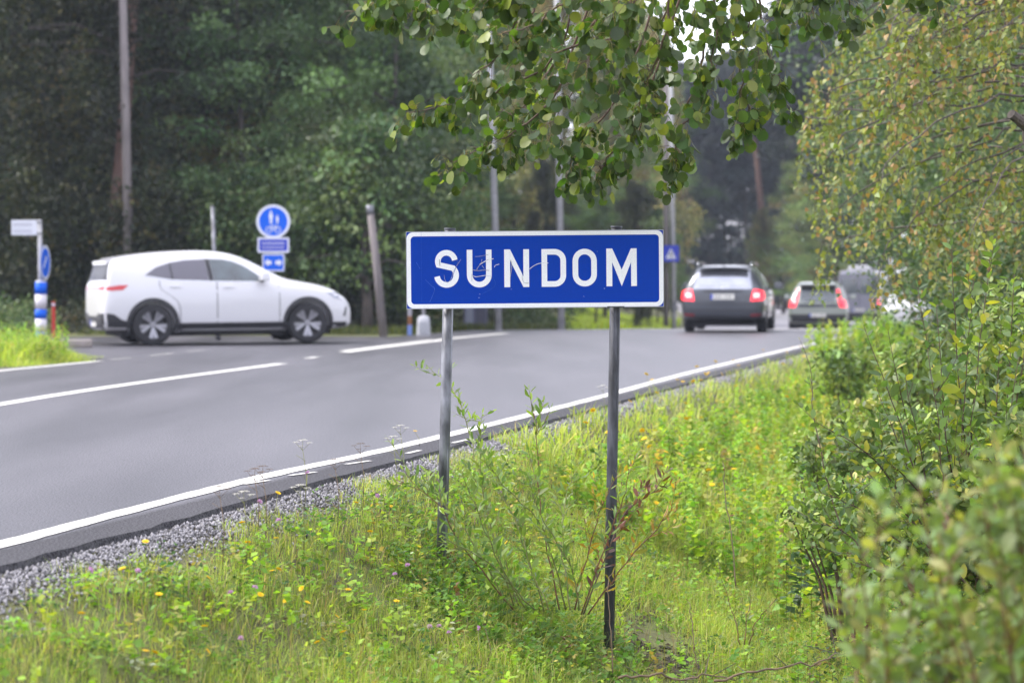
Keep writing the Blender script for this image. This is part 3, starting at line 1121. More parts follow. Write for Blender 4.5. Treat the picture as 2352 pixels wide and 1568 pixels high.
for s in (-1, 1):
    panel('side_window', [(.75, 1.195), (.95, 1.33), (1.17, 1.40), (1.20, 1.20), (1.20, 1.12)], 'y', s, bv, M['glass_dark'], wc)
    panel('side_window', [(1.235, 1.115), (1.205, 1.41), (1.45, 1.45), (1.80, 1.465), (1.86, 1.095)], 'y', s, bv, M['glass_dark'], wc)
    panel('side_window', [(1.94, 1.09), (1.89, 1.468), (2.12, 1.46), (2.3, 1.425), (2.5, 1.345), (2.72, 1.20), (2.84, 1.075)], 'y', s, bv, M['glass_mid'], wc)
    panel('pillar_trim', [(1.865, 1.094), (1.805, 1.466), (1.885, 1.469), (1.935, 1.091)], 'y', s, bv, M['black_plastic'], wc, .003)
    panel('pillar_trim', [(1.202, 1.12), (1.175, 1.40), (1.203, 1.41), (1.233, 1.115)], 'y', s, bv, M['black_plastic'], wc, .003)
    panel('window_trim', [(.73, 1.188), (.78, 1.172), (1.2, 1.100), (1.9, 1.077), (2.84, 1.056), (2.84, 1.068), (1.9, 1.087), (1.2, 1.112)], 'y', s, bv, M['chrome'], wc, .005)
    panel('sill', [(1.24, .205), (3.24, .205), (3.24, .375), (1.24, .375)], 'y', s, bv, M['black_plastic'], wc, .012)
    panel('rear_bumper', [(.04, .27), (.50, .25), (.50, .40), (.34, .44), (.20, .54), (.03, .56)], 'y', s, bv, M['black_plastic'], wc, .010)
    panel('front_bumper', [(4.0, .25), (4.32, .28), (4.32, .36), (4.05, .36)], 'y', s, bv, M['black_plastic'], wc, .010)
    panel('headlight', [(3.95, .875), (4.12, .865), (4.30, .79), (4.24, .735), (4.08, .78)], 'y', s, bv, M['head'], wc, .006)
    panel('lamp_brow', [(3.94, .90), (4.12, .888), (4.31, .81), (4.30, .795), (4.12, .87), (3.96, .88)], 'y', s, bv, M['chrome'], wc, .009)
    panel('air_slot', [(4.25, .46), (4.30, .46), (4.33, .62), (4.30, .62)], 'y', s, bv, M['black_plastic'], wc, .006)
    panel('tail_light', [(.02, .955), (.16, .935), (.36, .945), (.46, 1.03), (.30, 1.03), (.1, 1.0), (.02, .99)], 'y', s, bv, M['tail_off'], wc, .005)
    panel('door_handle', rect(1.17, 1.35, .99, 1.015), 'y', s, bv, M['white_paint'], wc, .022)
    panel('door_handle', rect(2.10, 2.28, .975, 1.0), 'y', s, bv, M['white_paint'], wc, .022)
    for cx_ in (.87, 3.60):
        vs, fs = [], []
        n_ = 28
        for i in range(n_ + 1):
            a = R(-14 + 208 * i / n_)
            for rr in (.398, .455):
                x, z = cx_ + rr * math.cos(a), .355 + rr * math.sin(a)
                loc = bv.ray_cast(Vector((x, s * 4, z)), Vector((0, -s, 0)))[0]
                y = loc.y if loc else s * .87
                if abs(y) < .80: y = s * .86
                vs += [(x, y + s * .014, z), (x, y - s * .04, z)]
        for i in range(n_):
            b0, b1 = i * 4, (i + 1) * 4
            fs += [(b0, b0 + 2, b1 + 2, b1), (b0 + 2, b0 + 3, b1 + 3, b1 + 2), (b0, b1, b1 + 1, b0 + 1)]
        MB().add(vs, fs).build('wheel_arch', M['black_plastic'], wc)
    mirror_part(wc, 2.80, s * 1.0, 1.16, s, M['white_paint'], .17)
seams(wc, bv, (1.98, 3.08), .38, 1.07)
for s in (-1, 1):
    c = smooth_curve([Vector((.98, 0, 1.10)), Vector((1.02, 0, .95)), Vector((1.30, 0, .72)), Vector((1.34, 0, .34))], 6)
    for a, b_ in zip(c[:-1], c[1:]):
        panel('door_gap', [(a.x, a.z), (b_.x, b_.z), (b_.x + .013, b_.z), (a.x + .013, a.z)], 'y', s, bv, M['black_plastic'], wc, .0015, .002, .2)
panel('rear_window', [(-.80, 1.12), (.80, 1.12), (.66, 1.44), (-.66, 1.44)], 'x', 1, bv, M['rear_glass'], wc, .008)
panel('light_band', [(-.66, .955), (.66, .955), (.66, .985), (-.66, .985)], 'x', 1, bv, M['red_dark'], wc, .008)
panel('rear_bumper', [(-.82, .30), (.82, .30), (.82, .55), (.5, .55), (.42, .50), (-.42, .50), (-.5, .55), (-.82, .55)], 'x', 1, bv, M['black_plastic'], wc, .010)
for s in (-1, 1): panel('tail_light', [(s * .50, .96), (s * .855, .935), (s * .855, 1.02), (s * .50, .995)][::s], 'x', 1, bv, M['tail_off'], wc, .005)
rear_plate(wc, bv, .385, x=.02)
MB().box((2.2, 0, .22), (3.7, 1.45, .14)).build('underbody', M['underbody'], wc)
for x, st_ in ((.87, 0), (3.60, R(-9))):
    for s in (-1, 1):
        wheel(wc, x, s * .80, .352, .352, s, (M['rim'], M['rim']), 5, steer=st_)
wc.rotation_euler = (0, R(-.45), R(20))
c0 = G(350, 793)                       # right rear wheel touches the road here
off = Matrix.Rotation(R(20), 4, 'Z') @ Vector((.87, -.80, 0))
wc.location = (c0.x - off.x, c0.y - off.y, -.005)


# --- cars seen from behind
def rear_car(root, st, paint, arch, wheels, glass_rear, glass_sides, gl=M['glass_mid']):
    full, bv = loft_body('body', st, paint, [(a, .34, .385) for a in wheels])
    link('body', full, paint, root)
    panel('rear_window', glass_rear, 'x', 1, bv, gl, root, .006)
    for s in (-1, 1):
        for g in glass_sides:
            panel('side_window', g, 'y', s, bv, M['glass_dark'], root, .005)
    for x in wheels:
        for s in (-1, 1): wheel(root, x, s * (st[10][4] - .12), .33, .33, s, (M['rim'], M['rim']), 5)
    L_ = st[-1][0]
    MB().box((L_ / 2, 0, .22), (L_ - .7, 1.35, .16)).build('underbody', M['underbody'], root)
    return bv


HEAD = R(90 - 9.5)
b0 = G(1659, 763.5)
ew = empty('estate_car', (b0.x, b0.y, -.002), HEAD, 'dark grey estate car with lit tail lamps driving away, roof rails on top', 'car')
st = [(.015, .46, .72, .90, .72, .62), (.04, .33, .78, .94, .83, .68), (.12, .27, .86, .99, .885, .70), (.20, .26, .90, 1.13, .895, .66), (.31, .25, .92, 1.31, .90, .62), (.40, .24, .93, 1.395, .90, .60),
      (.55, .22, .94, 1.43, .905, .605), (1.2, .2, .95, 1.46, .905, .62), (2.0, .2, .94, 1.46, .905, .62), (2.5, .2, .93, 1.42, .905, .61), (2.8, .2, .92, 1.33, .905, .61), (3.1, .2, .91, 1.15, .905, .65),
      (3.35, .2, .88, 1.0, .90, .70), (3.8, .2, .84, .95, .89, .72), (4.2, .22, .77, .88, .86, .70), (4.5, .25, .68, .77, .80, .6), (4.64, .30, .58, .66, .68, .5), (4.68, .34, .54, .6, .55, .4)]
bvw = rear_car(ew, st, M['grey_paint'], None, (.95, 3.64), [(-.63, .93), (.63, .93), (.56, 1.30), (.40, 1.325), (-.40, 1.325), (-.56, 1.30)],
               [[(.55, .98), (1.15, .97), (1.15, 1.30), (.78, 1.28)], [(1.2, .97), (2.0, .965), (2.0, 1.32), (1.2, 1.31)], [(2.07, .965), (3.0, .95), (2.55, 1.26), (2.07, 1.32)]], M['glass_sky'])
sp_ = MB().box((.26, 0, 1.385), (.24, 1.10, .03)).mesh('spoiler')
link('spoiler', bevel_mesh(sp_, .012), M['grey_paint'], ew)
for s in (-1, 1):
    tl = panel('tail_light', [(s * .60, .67), (s * .86, .69), (s * .875, .90), (s * .66, .925), (s * .62, .80)][::s], 'x', 1, bvw, M['tail_red'], ew, .012)
    panel('lamp_core', [(s * .66, .75), (s * .78, .76), (s * .78, .84), (s * .67, .84)][::s], 'x', 1, bvw, M['tail_core'], tl, .020)
    panel('tail_light', [(.05, .70), (.22, .74), (.24, .88), (.08, .90)], 'y', s, bvw, M['tail_red'], ew, .010)
    panel('reflector', [(s * .60, .345), (s * .82, .36), (s * .82, .41), (s * .60, .395)][::s], 'x', 1, bvw, M['red_dark'], ew, .008)
    mirror_part(ew, 2.95, s * 1.02, .99, s, M['grey_paint'])
    MB().tube(smooth_curve([Vector((.55, s * .57, 1.42)), Vector((.65, s * .575, 1.475)), Vector((1.5, s * .59, 1.505)), Vector((2.3, s * .585, 1.49)), Vector((2.45, s * .58, 1.44))], 5), .016, 8).build('roof_rail', M['chrome'], ew, True)
rear_plate(ew, bvw, .765)
panel('tailgate_gap', [(-.62, .60), (.62, .60), (.62, .612), (-.62, .612)], 'x', 1, bvw, M['black_plastic'], ew, .003)
panel('plate_recess', [(-.42, .86), (.42, .86), (.40, .895), (-.40, .895)], 'x', 1, bvw, M['black_plastic'], ew, .004)
panel('bumper_crease', [(-.78, .465), (.78, .465), (.78, .485), (-.78, .485)], 'x', 1, bvw, M['black_plastic'], ew, .004)
panel('diffuser', [(-.70, .27), (.70, .27), (.66, .345), (-.66, .345)], 'x', 1, bvw, M['underbody'], ew, .008)
MB().lathe([(.001, 0), (.042, 0), (.042, .012), (.001, .012)], 20, 'y').build('badge', M['chrome'], ew).matrix_basis = Matrix.Translation((.055, 0, .925)) @ Matrix.Rotation(R(90), 4, 'Z')
wiper = MB().tube([Vector((.125, .0, .975)), Vector((.15, -.26, 1.01))], .009, 6).build('wiper', M['black_plastic'], ew)
MB().box((.45, 0, 1.44), (.16, .03, .05), taper=.4).build('antenna', M['black_plastic'], ew)

c1 = P(1878, 769, 74.5)
zc1 = float(np.interp(c1.y, YK, ZK))
ec = empty('compact_suv', (c1.x, c1.y, zc1 - .004), R(90 - 8.8), 'sage grey compact SUV with tall red tail lamps driving behind the estate car', 'car')
st = [(.015, .50, .80, 1.00, .76, .58), (.04, .36, .86, 1.04, .86, .66), (.12, .30, .94, 1.10, .905, .68), (.20, .28, 1.0, 1.25, .915, .66), (.30, .27, 1.02, 1.43, .92, .62), (.42, .26, 1.04, 1.54, .925, .62),
      (.6, .25, 1.05, 1.585, .925, .63), (1.1, .24, 1.05, 1.61, .925, .64), (1.8, .24, 1.04, 1.61, .925, .64), (2.2, .24, 1.03, 1.57, .925, .63), (2.6, .24, 1.02, 1.42, .925, .63), (2.9, .24, 1.01, 1.22, .925, .66),
      (3.1, .24, 1.0, 1.11, .92, .72), (3.5, .24, .97, 1.06, .91, .74), (3.9, .25, .90, 1.0, .89, .72), (4.2, .28, .80, .9, .84, .66), (4.36, .33, .66, .76, .72, .5), (4.40, .36, .60, .68, .6, .4)]
bvc = rear_car(ec, st, M['sage_paint'], None, (.88, 3.55), [(-.56, .96), (.56, .96), (.52, 1.36), (-.52, 1.36)],
               [[(.6, 1.12), (1.1, 1.08), (1.1, 1.42), (.8, 1.40)], [(1.15, 1.08), (1.85, 1.06), (1.85, 1.46), (1.15, 1.44)], [(1.93, 1.06), (2.8, 1.05), (2.4, 1.36), (1.93, 1.45)]])
link('spoiler', bevel_mesh(MB().box((.25, 0, 1.50), (.30, 1.14, .045)).mesh('spoiler'), .015), M['sage_paint'], ec)
panel('window_shadow_strip', [(-.54, 1.36), (.54, 1.36), (.52, 1.44), (-.52, 1.44)], 'x', 1, bvc, M['black_plastic'], ec, .008)  # black strip laid in for the shadow above the rear glass
for s in (-1, 1):
    panel('tail_light', [(s * .575, 1.36), (s * .64, 1.36), (s * .72, 1.06), (s * .90, .98), (s * .89, .80), (s * .68, .80), (s * .62, 1.02)][::s], 'x', 1, bvc, M['tail_red'], ec, .016)
    panel('reflector', [(s * .52, .46), (s * .80, .47), (s * .80, .52), (s * .52, .51)][::s], 'x', 1, bvc, M['red_dark'], ec, .008)
    mirror_part(ec, 2.7, s * 1.04, 1.10, s, M['sage_paint'])
panel('tailgate_panel', [(-.62, .80), (.62, .80), (.60, .90), (-.60, .90)], 'x', 1, bvc, M['grey_paint'], ec, .004)
panel('rear_bumper', [(-.88, .28), (.88, .28), (.86, .58), (-.86, .58)], 'x', 1, bvc, M['black_plastic'], ec, .010)
rear_plate(ec, bvc, .555, x=.005)

c2 = P(1972, 756, 106)
zc2 = float(np.interp(c2.y, YK, ZK))
ev = empty('van', (c2.x, c2.y, zc2), R(90 - 9.5), 'tall dark violet grey van ahead of the compact SUV, half hidden by birch leaves', 'van')
st = [(.01, .5, 1.1, 2.3, .86, .80), (.04, .42, 1.12, 2.4, .93, .84), (.12, .38, 1.15, 2.46, .965, .86), (.5, .35, 1.2, 2.5, .975, .87), (2.0, .35, 1.2, 2.52, .975, .87), (3.6, .35, 1.2, 2.5, .975, .86),
      (4.2, .35, 1.2, 2.36, .975, .84), (4.7, .35, 1.2, 1.8, .97, .84), (5.0, .35, 1.1, 1.35, .95, .82), (5.2, .36, 1.0, 1.15, .92, .78), (5.35, .4, .8, .95, .86, .7), (5.4, .45, .7, .8, .7, .5)]
fullv, bvv = loft_body('body', st, M['van_paint'], [(1.0, .36, .42), (4.4, .36, .42)])
link('body', fullv, M['van_paint'], ev)
for s in (-1, 1):
    panel('rear_window', [(s * .06, 1.45), (s * .76, 1.45), (s * .72, 2.12), (s * .06, 2.12)][::s], 'x', 1, bvv, M['glass_mid'], ev, .008)
    panel('tail_light', [(s * .84, .95), (s * .93, .95), (s * .93, 1.38), (s * .85, 1.38)][::s], 'x', 1, bvv, M['tail_red'], ev, .02)
    for x in (1.0, 4.4): wheel(ev, x, s * .84, .36, .36, s, (M['rim_dark'], M['rim']), 5)
    mirror_part(ev, 4.6, s * 1.1, 1.5, s, M['black_plastic'])
panel('door_gap', [(-.008, .6), (.008, .6), (.008, 2.3), (-.008, 2.3)], 'x', 1, bvv, M['black_plastic'], ev, .003)
panel('rear_bumper', [(-.9, .38), (.9, .38), (.9, .6), (-.9, .6)], 'x', 1, bvv, M['black_plastic'], ev, .03)
rear_plate(ev, bvv, .75)
MB().box((2.6, 0, .33), (4.4, 1.5, .2)).build('underbody', M['underbody'], ev)
link('roof_box', bevel_mesh(MB().box((1.6, 0, 2.60), (1.9, 1.0, .22), taper=.9).mesh('roof_box'), .06, 3), M['alu'], ev)

c3 = P(2090, 770, 90)
zc3 = float(np.interp(c3.y, YK, ZK))
ep = empty('hatchback_car', (c3.x, c3.y, zc3), R(270 - 11), 'pale hatchback beyond the van, seen through the shrub stems', 'car')
st = [(.02, .4, .62, .72, .7, .5), (.1, .28, .72, .82, .82, .62), (.4, .24, .80, .92, .87, .70), (.9, .22, .88, .99, .89, .72), (1.15, .2, .91, 1.06, .89, .68), (1.5, .2, .93, 1.28, .89, .6), (1.8, .2, .94, 1.42, .89, .58),
      (2.3, .2, .95, 1.48, .89, .6), (3.0, .2, .96, 1.47, .89, .6), (3.5, .22, .96, 1.40, .88, .58), (3.75, .24, .95, 1.25, .87, .60), (3.95, .28, .9, 1.02, .84, .64), (4.08, .34, .84, .96, .78, .6), (4.12, .42, .78, .9, .66, .5)]
bvp = rear_car(ep, st, M['white_paint'], None, (.8, 3.4), [(-.62, 1.08), (.62, 1.08), (.52, 1.38), (-.52, 1.38)], [[(1.5, 1.02), (2.3, 1.0), (2.3, 1.36), (1.85, 1.32)], [(2.36, 1.0), (3.3, 1.02), (3.1, 1.33), (2.36, 1.37)]])
for s in (-1, 1): panel('headlight', [(s * .52, .64), (s * .80, .68), (s * .80, .76), (s * .56, .72)][::s], 'x', 1, bvp, M['chrome'], ep, .01)
panel('grille', [(-.45, .42), (.45, .42), (.5, .58), (-.5, .58)], 'x', 1, bvp, M['black_plastic'], ep, .01)

# ------------------------------------------------------------------ signs and poles on the far side
def tube_obj(name, pts, rad, m, parent=None, n=16):
    return MB().tube(pts, rad, n).build(name, m, parent, True)


def disc_sign(parent, y, r, zc, xc=0.0):
    """round blue shared path sign facing -y"""
    nn = 40
    circ = lambda rr: [(xc + rr * math.cos(2 * math.pi * i / nn), zc + rr * math.sin(2 * math.pi * i / nn)) for i in range(nn)]
    p = link('round_plate', plate_mesh('round_plate', circ(r), [tuple(range(nn))], y, .003), M['sign_sky'], parent)
    link('rim_band', ring_mesh('rim_band', circ(r - .001), circ(r * .84), y - .0015, .0012), M['sign_bright'], p)
    return p


def figure_polys(x, z, h):
    """simple standing figure of height h with its feet at (x, z)"""
    k = h
    P_ = []
    P_.append(arc(x, z + .90 * k, .085 * k, .095 * k, 0, 330, 11))
    P_.append([(x - .13 * k, z + .78 * k), (x - .15 * k, z + .45 * k), (x - .10 * k, z + .45 * k), (x - .09 * k, z), (x - .02 * k, z), (x, z + .40 * k), (x + .03 * k, z), (x + .10 * k, z), (x + .11 * k, z + .45 * k), (x + .16 * k, z + .45 * k), (x + .13 * k, z + .78 * k)])
    return P_


# stack of three signs on a steel pole behind the white car
q0 = P(628, 640, 45.5)
stk = empty('path_sign', (q0.x, q0.y, 0), 0, 'round blue shared path sign with two smaller blue plates under it, behind the white car', 'road sign')
tube_obj('pole', [Vector((0, .05, 0)), Vector((0, .05, (645 - 470) / FPX * 45.5 + CAM_H))], .03, M['galv'], stk)
zof = lambda py: CAM_H + (645 - py) / FPX * 45.5
pl = disc_sign(stk, 0, .32, zof(509))
V2, F2 = [], []
for poly in figure_polys(-.045, zof(509) - .045, .25) + figure_polys(.075, zof(509) - .045, .17):
    F2.append(tuple(range(len(V2), len(V2) + len(poly)))); V2 += poly
link('pedestrian_symbol', plate_mesh('pedestrian_symbol', V2, F2, -.003, .0012), M['sign_bright'], pl)
V2, F2 = [], []
def addst(pts, w, closed=False):
    a, b = outline_stroke(pts, w, closed)
    o = len(V2); V2.extend(a); F2.extend([tuple(i + o for i in f) for f in b])
zb_ = zof(509) - .155
for cx_ in (-.085, .085): addst(arc(cx_, zb_, .055, .055, 0, 345, 14), .014, True)
addst([(-.085, zb_), (-.04, zb_ + .07), (.055, zb_ + .07), (.085, zb_)], .014)
addst([(-.04, zb_ + .07), (0, zb_), (.055, zb_ + .07)], .014)
link('bicycle_symbol', plate_mesh('bicycle_symbol', V2, F2, -.003, .0012), M['sign_bright'], pl)
ta = link('text_plate', plate_mesh('text_plate', rrect(.60, .29, .03, 4, 0, zof(563)), [tuple(range(20))], .002, .003), M['sign_violet'], stk)
link('plate_border', ring_mesh('plate_border', rrect(.596, .286, .03, 4, 0, zof(563)), rrect(.53, .22, .015, 4, 0, zof(563)), .0005, .0012), M['sign_bright'], ta)
mb = MB()
for row, zz in ((0, .035), (1, -.045)):
    x = -.21
    while x < .2:
        wl = rng.uniform(.018, .034)
        mb.box((x + wl / 2, -.0002, zof(563) + zz), (wl * .55, .0012, .048 if row == 0 else .036)); x += wl + .008
mb.build('lettering', M['sign_bright'], ta)
tb = link('arrow_plate', plate_mesh('arrow_plate', rrect(.42, .33, .03, 4, 0, zof(603)), [tuple(range(20))], .002, .003), M['sign_sky'], stk)
link('plate_border', ring_mesh('plate_border', rrect(.416, .326, .03, 4, 0, zof(603)), rrect(.37, .28, .015, 4, 0, zof(603)), .0005, .0012), M['sign_bright'], tb)
V2, F2 = [], []
zz = zof(603)
for s in (-1, 1):
    F2.append(tuple(range(len(V2), len(V2) + 7)))
    V2 += [(s * .165, zz), (s * .10, zz + .075), (s * .10, zz + .035), (s * .035, zz + .035), (s * .035, zz - .035), (s * .10, zz - .035), (s * .10, zz - .075)]
link('double_arrow', plate_mesh('double_arrow', V2, F2, -.001, .0012), M['sign_bright'], tb)
clm = MB()
for zz in (zof(509) + .1, zof(509) - .1, zof(563), zof(603)): clm.box((0, .03, zz), (.09, .05, .03))
clm.build('bracket', M['galv'], stk)

# street name sign, edge-on round sign and its striped sleeve at the corner
DL = 46.5
q1 = P(94, 776, DL)
zl = lambda py: CAM_H + (645 - py) / FPX * DL
sn = empty('street_name_sign', (q1.x, q1.y, 0), 0, 'white two line street name plate on a steel pole at the left corner', 'road sign', rot=(0, R(-.3), 0))
tube_obj('pole', [Vector((0, 0, 0)), Vector((0, 0, zl(505)))], .042, M['pole_grey'], sn)
npl = link('name_plate', bevel_mesh(MB().box((-.285, -.05, zl(523)), (.50, .02, .29)).mesh('name_plate'), .006), M['sign_bright'], sn)
mb = MB()
for row, zz in ((0, .06), (1, -.07)):
    x = -.50
    while x < -.14:
        wl = rng.uniform(.02, .035)
        mb.box((x + wl / 2, -.0612, zl(523) + zz), (wl * .5, .0016, .07)); x += wl + .006
mb.build('lettering', mat('grey_print', (.30, .30, .36), .6), npl)
MB().box((0, -.03, zl(510)), (.10, .06, .03)).box((0, -.03, zl(536)), (.10, .06, .03)).build('bracket', M['galv'], sn)
rs = empty('keep_sign', (q1.x + .10, q1.y - .04, 0), 0, 'round blue sign turned nearly edge-on, below the street name plate', 'road sign', rot=(0, 0, R(-71)))
dsc = disc_sign(rs, 0, .335, zl(603))
rs.rotation_euler = (0, 0, R(84))
V2, F2 = outline_stroke([(-.12, zl(603) - .1), (.08, zl(603) + .12)], .06)
link('arrow_symbol', plate_mesh('arrow_symbol', V2, F2, -.003, .0012), M['sign_bright'], dsc)
MB().box((0, .03, zl(590)), (.05, .06, .04)).box((0, .03, zl(620)), (.05, .06, .04)).build('bracket', M['galv'], rs)
slv = empty('striped_sleeve', (q1.x, q1.y, 0), 0, 'blue and white striped plastic sleeve around the foot of the corner sign pole', 'bollard', rot=(0, R(.3), 0))
zs = [zl(y) for y in (648, 676, 710, 732, 762, 781)]
for i in range(5):
    h0, h1 = zs[i + 1], zs[i]
    mb = MB().tube([Vector((0, 0, max(h0, -.02))), Vector((0, 0, h1 - .001))], .112 - .0005 * i, 28)
    mb.build('stripe_blue' if i % 2 == 0 else 'stripe_white', M['sign_sky'] if i % 2 == 0 else mat('sleeve_white', (.6, .58, .62), .6), slv, True)
MB().lathe([(.112, 0), (.09, .03), (.045, .04)], 28, 'z', (0, 0, zs[0])).build('top_ring', M['pole_grey'], slv, True)
rd = empty('red_marker_stake', (q1.x + .13, q1.y + .6, 0), 0, 'thin red marker stake right behind the striped sleeve', 'stake')
MB().box((0, 0, .34), (.07, .03, .72), taper=.9).build('stake', mat('red_plastic', (.5, .03, .02), .5), rd)
MB().box((0, -.017, .64), (.066, .004, .05)).build('reflector', M['sign_bright'], rd)

# thin steel pole beside the round sign
a, b_ = P(490, 476, 45), G(501, 781)
th = empty('steel_pole', (b_.x, b_.y, 0), 0, 'thin grey steel pole without a sign, standing behind the white car roof', 'pole')
top = Vector((a.x - b_.x, 0, a.z))
tube_obj('pole', [Vector((0, 0, 0)), top], .035, M['galv'], th)
tube_obj('sleeve', [Vector((0, 0, 0)), top * .62], .05, M['galv'], th)
tube_obj('end_cap', [top, top * 1.01], .037, M['cap_grey'], th)

# poles
def pole(name, base, top_, r0, r1, m, label, cat, parts=None):
    e = empty(name, base, 0, label, cat)
    b_ = Vector((0, 0, -.3)); t = Vector(top_) - Vector(base)
    tube_obj('shaft', [b_, t * .5, t], [r0, (r0 + r1) / 2, r1], m, e)
    if parts: parts(e, t)
    return e


def lamp_head(e, t):
    arm = MB().tube(smooth_curve([t + Vector((0, 0, -.05)), t + Vector((.3, -.1, .35)), t + Vector((1.2, -.3, .5))], 5), .03, 10).build('arm', M['pole_grey'], e, True)
    link('lamp', bevel_mesh(MB().box(t + Vector((1.45, -.35, .5)), (.7, .25, .12), taper=.7).mesh('lamp'), .03), M['galv'], e)
    MB().box((0, -.11, .9), (.14, .02, .38)).build('hatch', M['galv'], e)


def lamp_base(px, py, d):
    p = P(px, py, d)
    return Vector((p.x, p.y, float(gz(p.x, p.y))))


def up(px, py, y):
    """point at pixel column/row at world depth y"""
    return P(px, py, y / math.cos(PITCH))


b_ = lamp_base(1146, 762, 55)
pole('lamp_post', b_, P(1121, 40, 55) + Vector((-.05, 0, 1.6)), .085, .06, M['pole_grey'], 'tall grey street lamp post behind the middle of the sign, left one of the pair', 'lamp post', lamp_head)
b_ = lamp_base(1290, 762, 57)
pole('lamp_post', b_, P(1282, 40, 57) + Vector((-.05, 0, 1.6)), .085, .06, M['pole_grey'], 'tall grey street lamp post behind the sign, below the lowest aspen leaves', 'lamp post', lamp_head)
b_ = lamp_base(1548, 700, 92)
lp = pole('lamp_post', b_, P(1538, 100, 92) + Vector((0, 0, 1.5)),   .10, .07, M['pole_grey'], 'far street lamp post carrying the small blue crossing sign', 'lamp post', lamp_head)
b2 = up(1541, 582, 91)
cs = empty('crossing_sign', (b2.x, b2.y, b2.z), 0, 'small square blue pedestrian crossing sign on the far lamp post', 'road sign')
pp_ = link('plate', plate_mesh('plate', rrect(.62, .62, .04, 4), [tuple(range(20))], 0, .004), M['sign_violet'], cs)
V2 = [(-.2, -.2), (.2, -.2), (0, .2)]
link('triangle', plate_mesh('triangle', V2, [(0, 1, 2)], -.002, .0015), M['sign_bright'], pp_)
V2, F2 = [], []
for poly in figure_polys(0, -.18, .26):
    F2.append(tuple(range(len(V2), len(V2) + len(poly)))); V2 += poly
link('pedestrian_symbol', plate_mesh('pedestrian_symbol', V2, F2, -.004, .0012), M['plate_ink'], pp_)
MB().box((0, .08, 0), (.06, .15, .05)).build('bracket', M['galv'], cs)
b_ = lamp_base(1530, 705, 96)
pole('power_pole', b_, P(1529, 120, 96) + Vector((0, 0, 1.2)), .11, .09, M['pole_wood'], 'thinner grey wooden pole just left of the far lamp post', 'pole', lambda e, t: MB().box(t + Vector((0, 0, -.2)), (1.2, .08, .08)).build('cross_arm', M['pole_wood'], e))
b_ = lamp_base(300, 760, 53)
pole('power_pole', b_, P(281, -60, 53), .115, .085, M['pole_wood'], 'tall weathered wooden power pole standing behind the rear of the white car', 'pole', lambda e, t: MB().box(t + Vector((0, 0, -.2)), (1.6, .1, .1)).build('cross_arm', M['pole_wood'], e))
b_ = lamp_base(884, 773, 48.5)
pole('leaning_pole', b_, P(849, 472, 48.5), .088, .072, M['pole_wood'], 'short grey wooden pole leaning left between the white car and the sign', 'pole', lambda e, t: tube_obj('pole_top', [t * .93, t * 1.003], .078, M['galv'], e))
# corner marker post, grey box, cabinet
p = P(941, 772, 49)
mk = empty('marker_post', (p.x, p.y, 0), 0, 'slim marker post with white, orange and blue bands at the road edge', 'marker post')
MB().box((0, 0, .62), (.085, .05, .46)).build('band_white', mat('faded_white', (.34, .33, .36), .7), mk)
MB().box((0, 0, .30), (.085, .05, .179)).build('band_orange', mat('faded_orange', (.22, .09, .03), .7), mk)
MB().box((0, 0, .10), (.088, .052, .22)).build('band_blue', mat('faded_blue', (.16, .24, .55), .7), mk)
p = P(973, 768, 49)
gb = empty('grey_distribution_box', (p.x, p.y, 0), 0, 'pale grey rounded distribution box at the foot of a thin steel post', 'utility box')
mb = MB()
vs = []
for z, w_ in ((-.02, .145), (.20, .135), (.34, .122), (.385, .09), (.40, .05)):
    for k_ in range(16):
        a = 2 * math.pi * k_ / 16
        c_, s_ = math.cos(a), math.sin(a)
        vs.append((w_ * (abs(c_) ** .5) * (1 if c_ > 0 else -1), w_ * .8 * (abs(s_) ** .5) * (1 if s_ > 0 else -1), z))
fs = [(i * 16 + k_, i * 16 + (k_ + 1) % 16, (i + 1) * 16 + (k_ + 1) % 16, (i + 1) * 16 + k_) for i in range(4) for k_ in range(16)]
mb.add(vs, fs + [tuple(range(64, 80))]).build('housing', mat('pale_grey_plastic', (.42, .43, .46), .5), gb, True)
MB().box((0, -.128, .16), (.16, .01, .22)).build('door', mat('pale_grey_door', (.38, .39, .42), .5), gb)
tube_obj('post', [Vector((0, 0, .3)), Vector((0, 0, .95))], .038, M['pole_grey'], gb)
p = P(1092, 768, 57)
ub = empty('utility_cabinet', (p.x, p.y, float(gz(p.x, p.y))), 0, 'blue grey upright utility cabinet beyond the road, under the left half of the sign', 'cabinet')
link('housing', bevel_mesh(MB().box((0, 0, .6), (.55, .35, 1.5)).mesh('housing'), .02), mat('blue_grey_cabinet', (.12, .125, .2), .5), ub)
MB().box((-.14, -.185, .65), (.17, .02, 1.2)).build('door', mat('cabinet_door', (.26, .28, .36), .5), ub)
MB().box((.13, -.185, .65), (.25, .02, 1.2)).build('door', mat('cabinet_door_dark', (.07, .07, .11), .5), ub)
MB().box((0, 0, 1.37), (.6, .4, .04)).build('roof', M['pole_grey'], ub)
